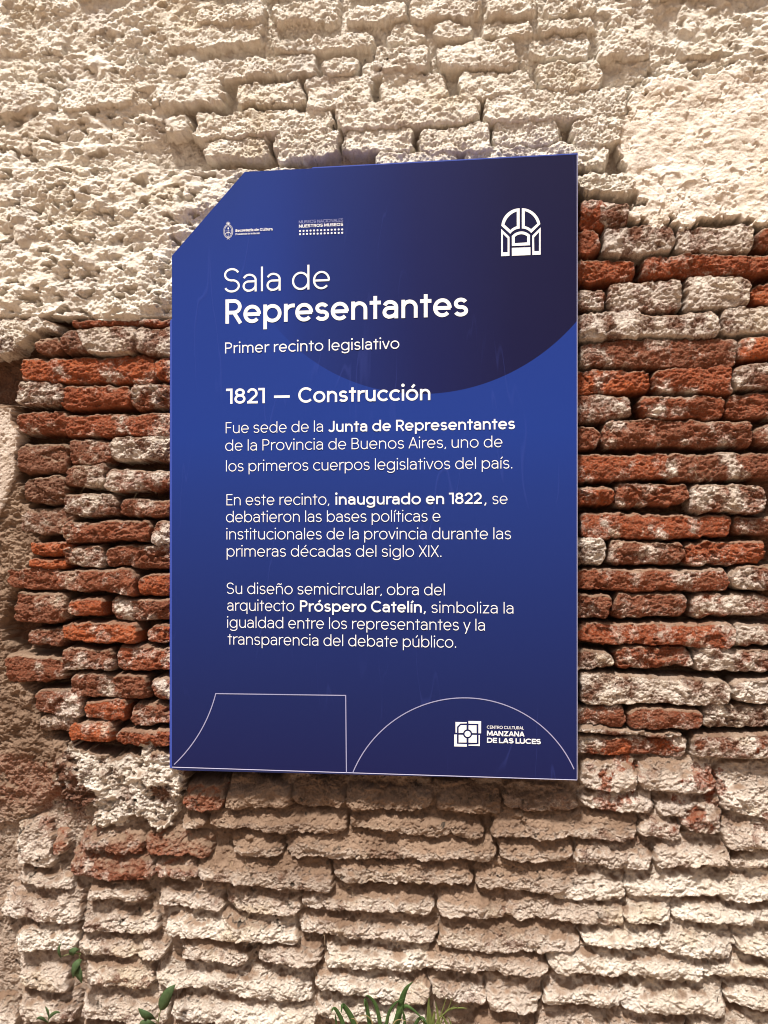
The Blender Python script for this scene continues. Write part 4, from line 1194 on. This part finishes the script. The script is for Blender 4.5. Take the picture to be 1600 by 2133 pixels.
# young weed with oval leaves
def weed(name_label, root, stems, leaves, cat='weed'):
    r = empty('weed', root)
    tag(r, name_label, cat)
    for pts, wd in stems: ribbon('stem', pts, [wd, wd * .8, wd * .7], M_STEM, r, .6, .0009)
    for pts, wd in leaves: ribbon('leaf', pts, [wd * .12, wd * .72, wd, wd * .9, wd * .55, wd * .05], M_LEAF, r, .28)
    return r
wz = zoomed(60, 1900, 4.444)
def w3(a, b, Y): 
    X, Z = wz(a, b)
    return at(X, Z, Y)
weed('young weed with a few oval green leaves growing from a crevice at the wall foot', at(328, 2150, -.055),
     [([at(328, 2150, -.055), w3(1200, 1010, -.07), w3(1222, 900, -.078)], .0035), ([w3(1200, 1010, -.07), w3(1160, 985, -.075)], .003)],
     [([w3(1218, 905, -.078), w3(1250, 840, -.086), w3(1300, 740, -.092), w3(1358, 668, -.088)], .034),
      ([w3(1165, 985, -.075), w3(1110, 960, -.088), w3(1060, 930, -.092), w3(1015, 890, -.088)], .024),
      ([w3(1190, 1050, -.07), w3(1120, 1030, -.088), w3(1060, 1025, -.092), w3(1020, 1050, -.09)], .022)])
weed('small wilting green weed hanging from a joint between cream stones', w3(480, 395, -.05),
     [([w3(480, 385, -.035), w3(470, 420, -.06), w3(455, 470, -.068)], .004), ([w3(480, 385, -.035), w3(410, 380, -.06), w3(300, 410, -.066)], .0035)],
     [([w3(450, 440, -.066), w3(440, 500, -.078), w3(470, 580, -.082), w3(492, 655, -.078)], .028),
      ([w3(490, 440, -.066), w3(455, 470, -.080), w3(420, 540, -.086), w3(412, 610, -.080)], .020),
      ([w3(300, 425, -.066), w3(285, 385, -.076), w3(280, 335, -.078), w3(300, 285, -.074)], .009),
      ([w3(420, 400, -.060), w3(400, 375, -.070), w3(430, 350, -.072), w3(470, 345, -.066)], .020)])

weed('tiny dark green sprig low in a crevice beside the left edge of the wall foot', at(98, 2160, -.05),
     [([at(98, 2160, -.05), at(99, 2138, -.062), at(102, 2120, -.07)], .003)],
     [([at(101, 2124, -.07), at(108, 2114, -.076), at(118, 2108, -.078), at(126, 2110, -.076)], .010),
      ([at(100, 2130, -.068), at(90, 2122, -.076), at(82, 2120, -.078), at(75, 2124, -.075)], .010),
      ([at(102, 2121, -.07), at(101, 2110, -.076), at(98, 2102, -.076), at(94, 2096, -.074)], .008)])

# ------------------------------------------------------------------ dry rootlets hanging in the joints
def rootlets():
    rr_ = random.Random(21)
    vs, fs = [], []
    def tube(P, r0):
        n = len(P); b = len(vs)
        for i, p in enumerate(P):
            r = r0 * (1 - .75 * i / (n - 1))
            for k in range(3):
                a = 2.094 * k
                vs.append((p[0] + r * math.cos(a), p[1] + r * math.sin(a), p[2] + r * .4 * math.cos(a)))
        for i in range(n - 1):
            for k in range(3):
                fs.append((b + 3 * i + k, b + 3 * i + (k + 1) % 3, b + 3 * i + 3 + (k + 1) % 3, b + 3 * i + 3 + k))
    spots = [(470, 330, 30), (540, 205, 40), (560, 130, 40), (700, 225, 40), (560, 330, 30), (860, 130, 40), (880, 90, 40), (990, 250, 40), (1020, 220, 30), (1180, 270, 26),
             (1275, 335, 26), (1285, 360, 26), (1100, 120, 36), (1310, 415, 30), (1290, 430, 20), (250, 1030, 50), (330, 1030, 40), (200, 1010, 30), (350, 160, 40), (880, 300, 40),
             (640, 60, 40), (460, 170, 30), (780, 210, 40), (1190, 660, 20), (1330, 660, 20), (1450, 980, 20), (1225, 545, 30), (980, 1750, 50), (700, 1860, 40), (480, 1790, 30), (660, 1955, 30), (1050, 1640, 30)]
    for cx, cy, sp_ in spots:
        for _ in range(14):
            x, y = cx + rr_.gauss(0, sp_ * .6), cy + rr_.gauss(0, 9)
            X, Z = px(x, y, WALL_Y)
            i, j = int(np.clip(np.searchsorted(zs, Z), 5, NZ - 6)), int(np.clip(np.searchsorted(xs, X), 5, NX - 6))
            p = np.array((X, -float(H[i, j]) + .002, Z))
            d = np.array((rr_.uniform(-1, 1), -rr_.uniform(.15, .7), rr_.uniform(-1.1, .5)))
            d /= np.linalg.norm(d)
            P = [p]
            ln = rr_.uniform(.012, .045)
            for _k in range(6):
                d = d + np.array((rr_.gauss(0, .35), rr_.gauss(0, .22), rr_.gauss(-.12, .3)))
                d /= np.linalg.norm(d)
                q = P[-1] + d * ln / 6
                i, j = int(np.clip(np.searchsorted(zs, q[2]), 1, NZ - 2)), int(np.clip(np.searchsorted(xs, q[0]), 1, NX - 2))
                q[1] = min(q[1], -float(H[i, j]) - .0008)
                q[1] = max(q[1], -.082)
                P.append(q)
            tube(P, rr_.uniform(.0003, .0007))
    me = bpy.data.meshes.new('dry_rootlets')
    me.from_pydata(vs, [], fs)
    me.update()
    o = new_obj('dry_rootlets', me, simple_mat('dry_root', (.33, .24, .15), .9, .1))
    tag(o, 'fine dry brown rootlets tangled in the joints of the old wall', 'rootlets', kind='stuff')
rootlets()
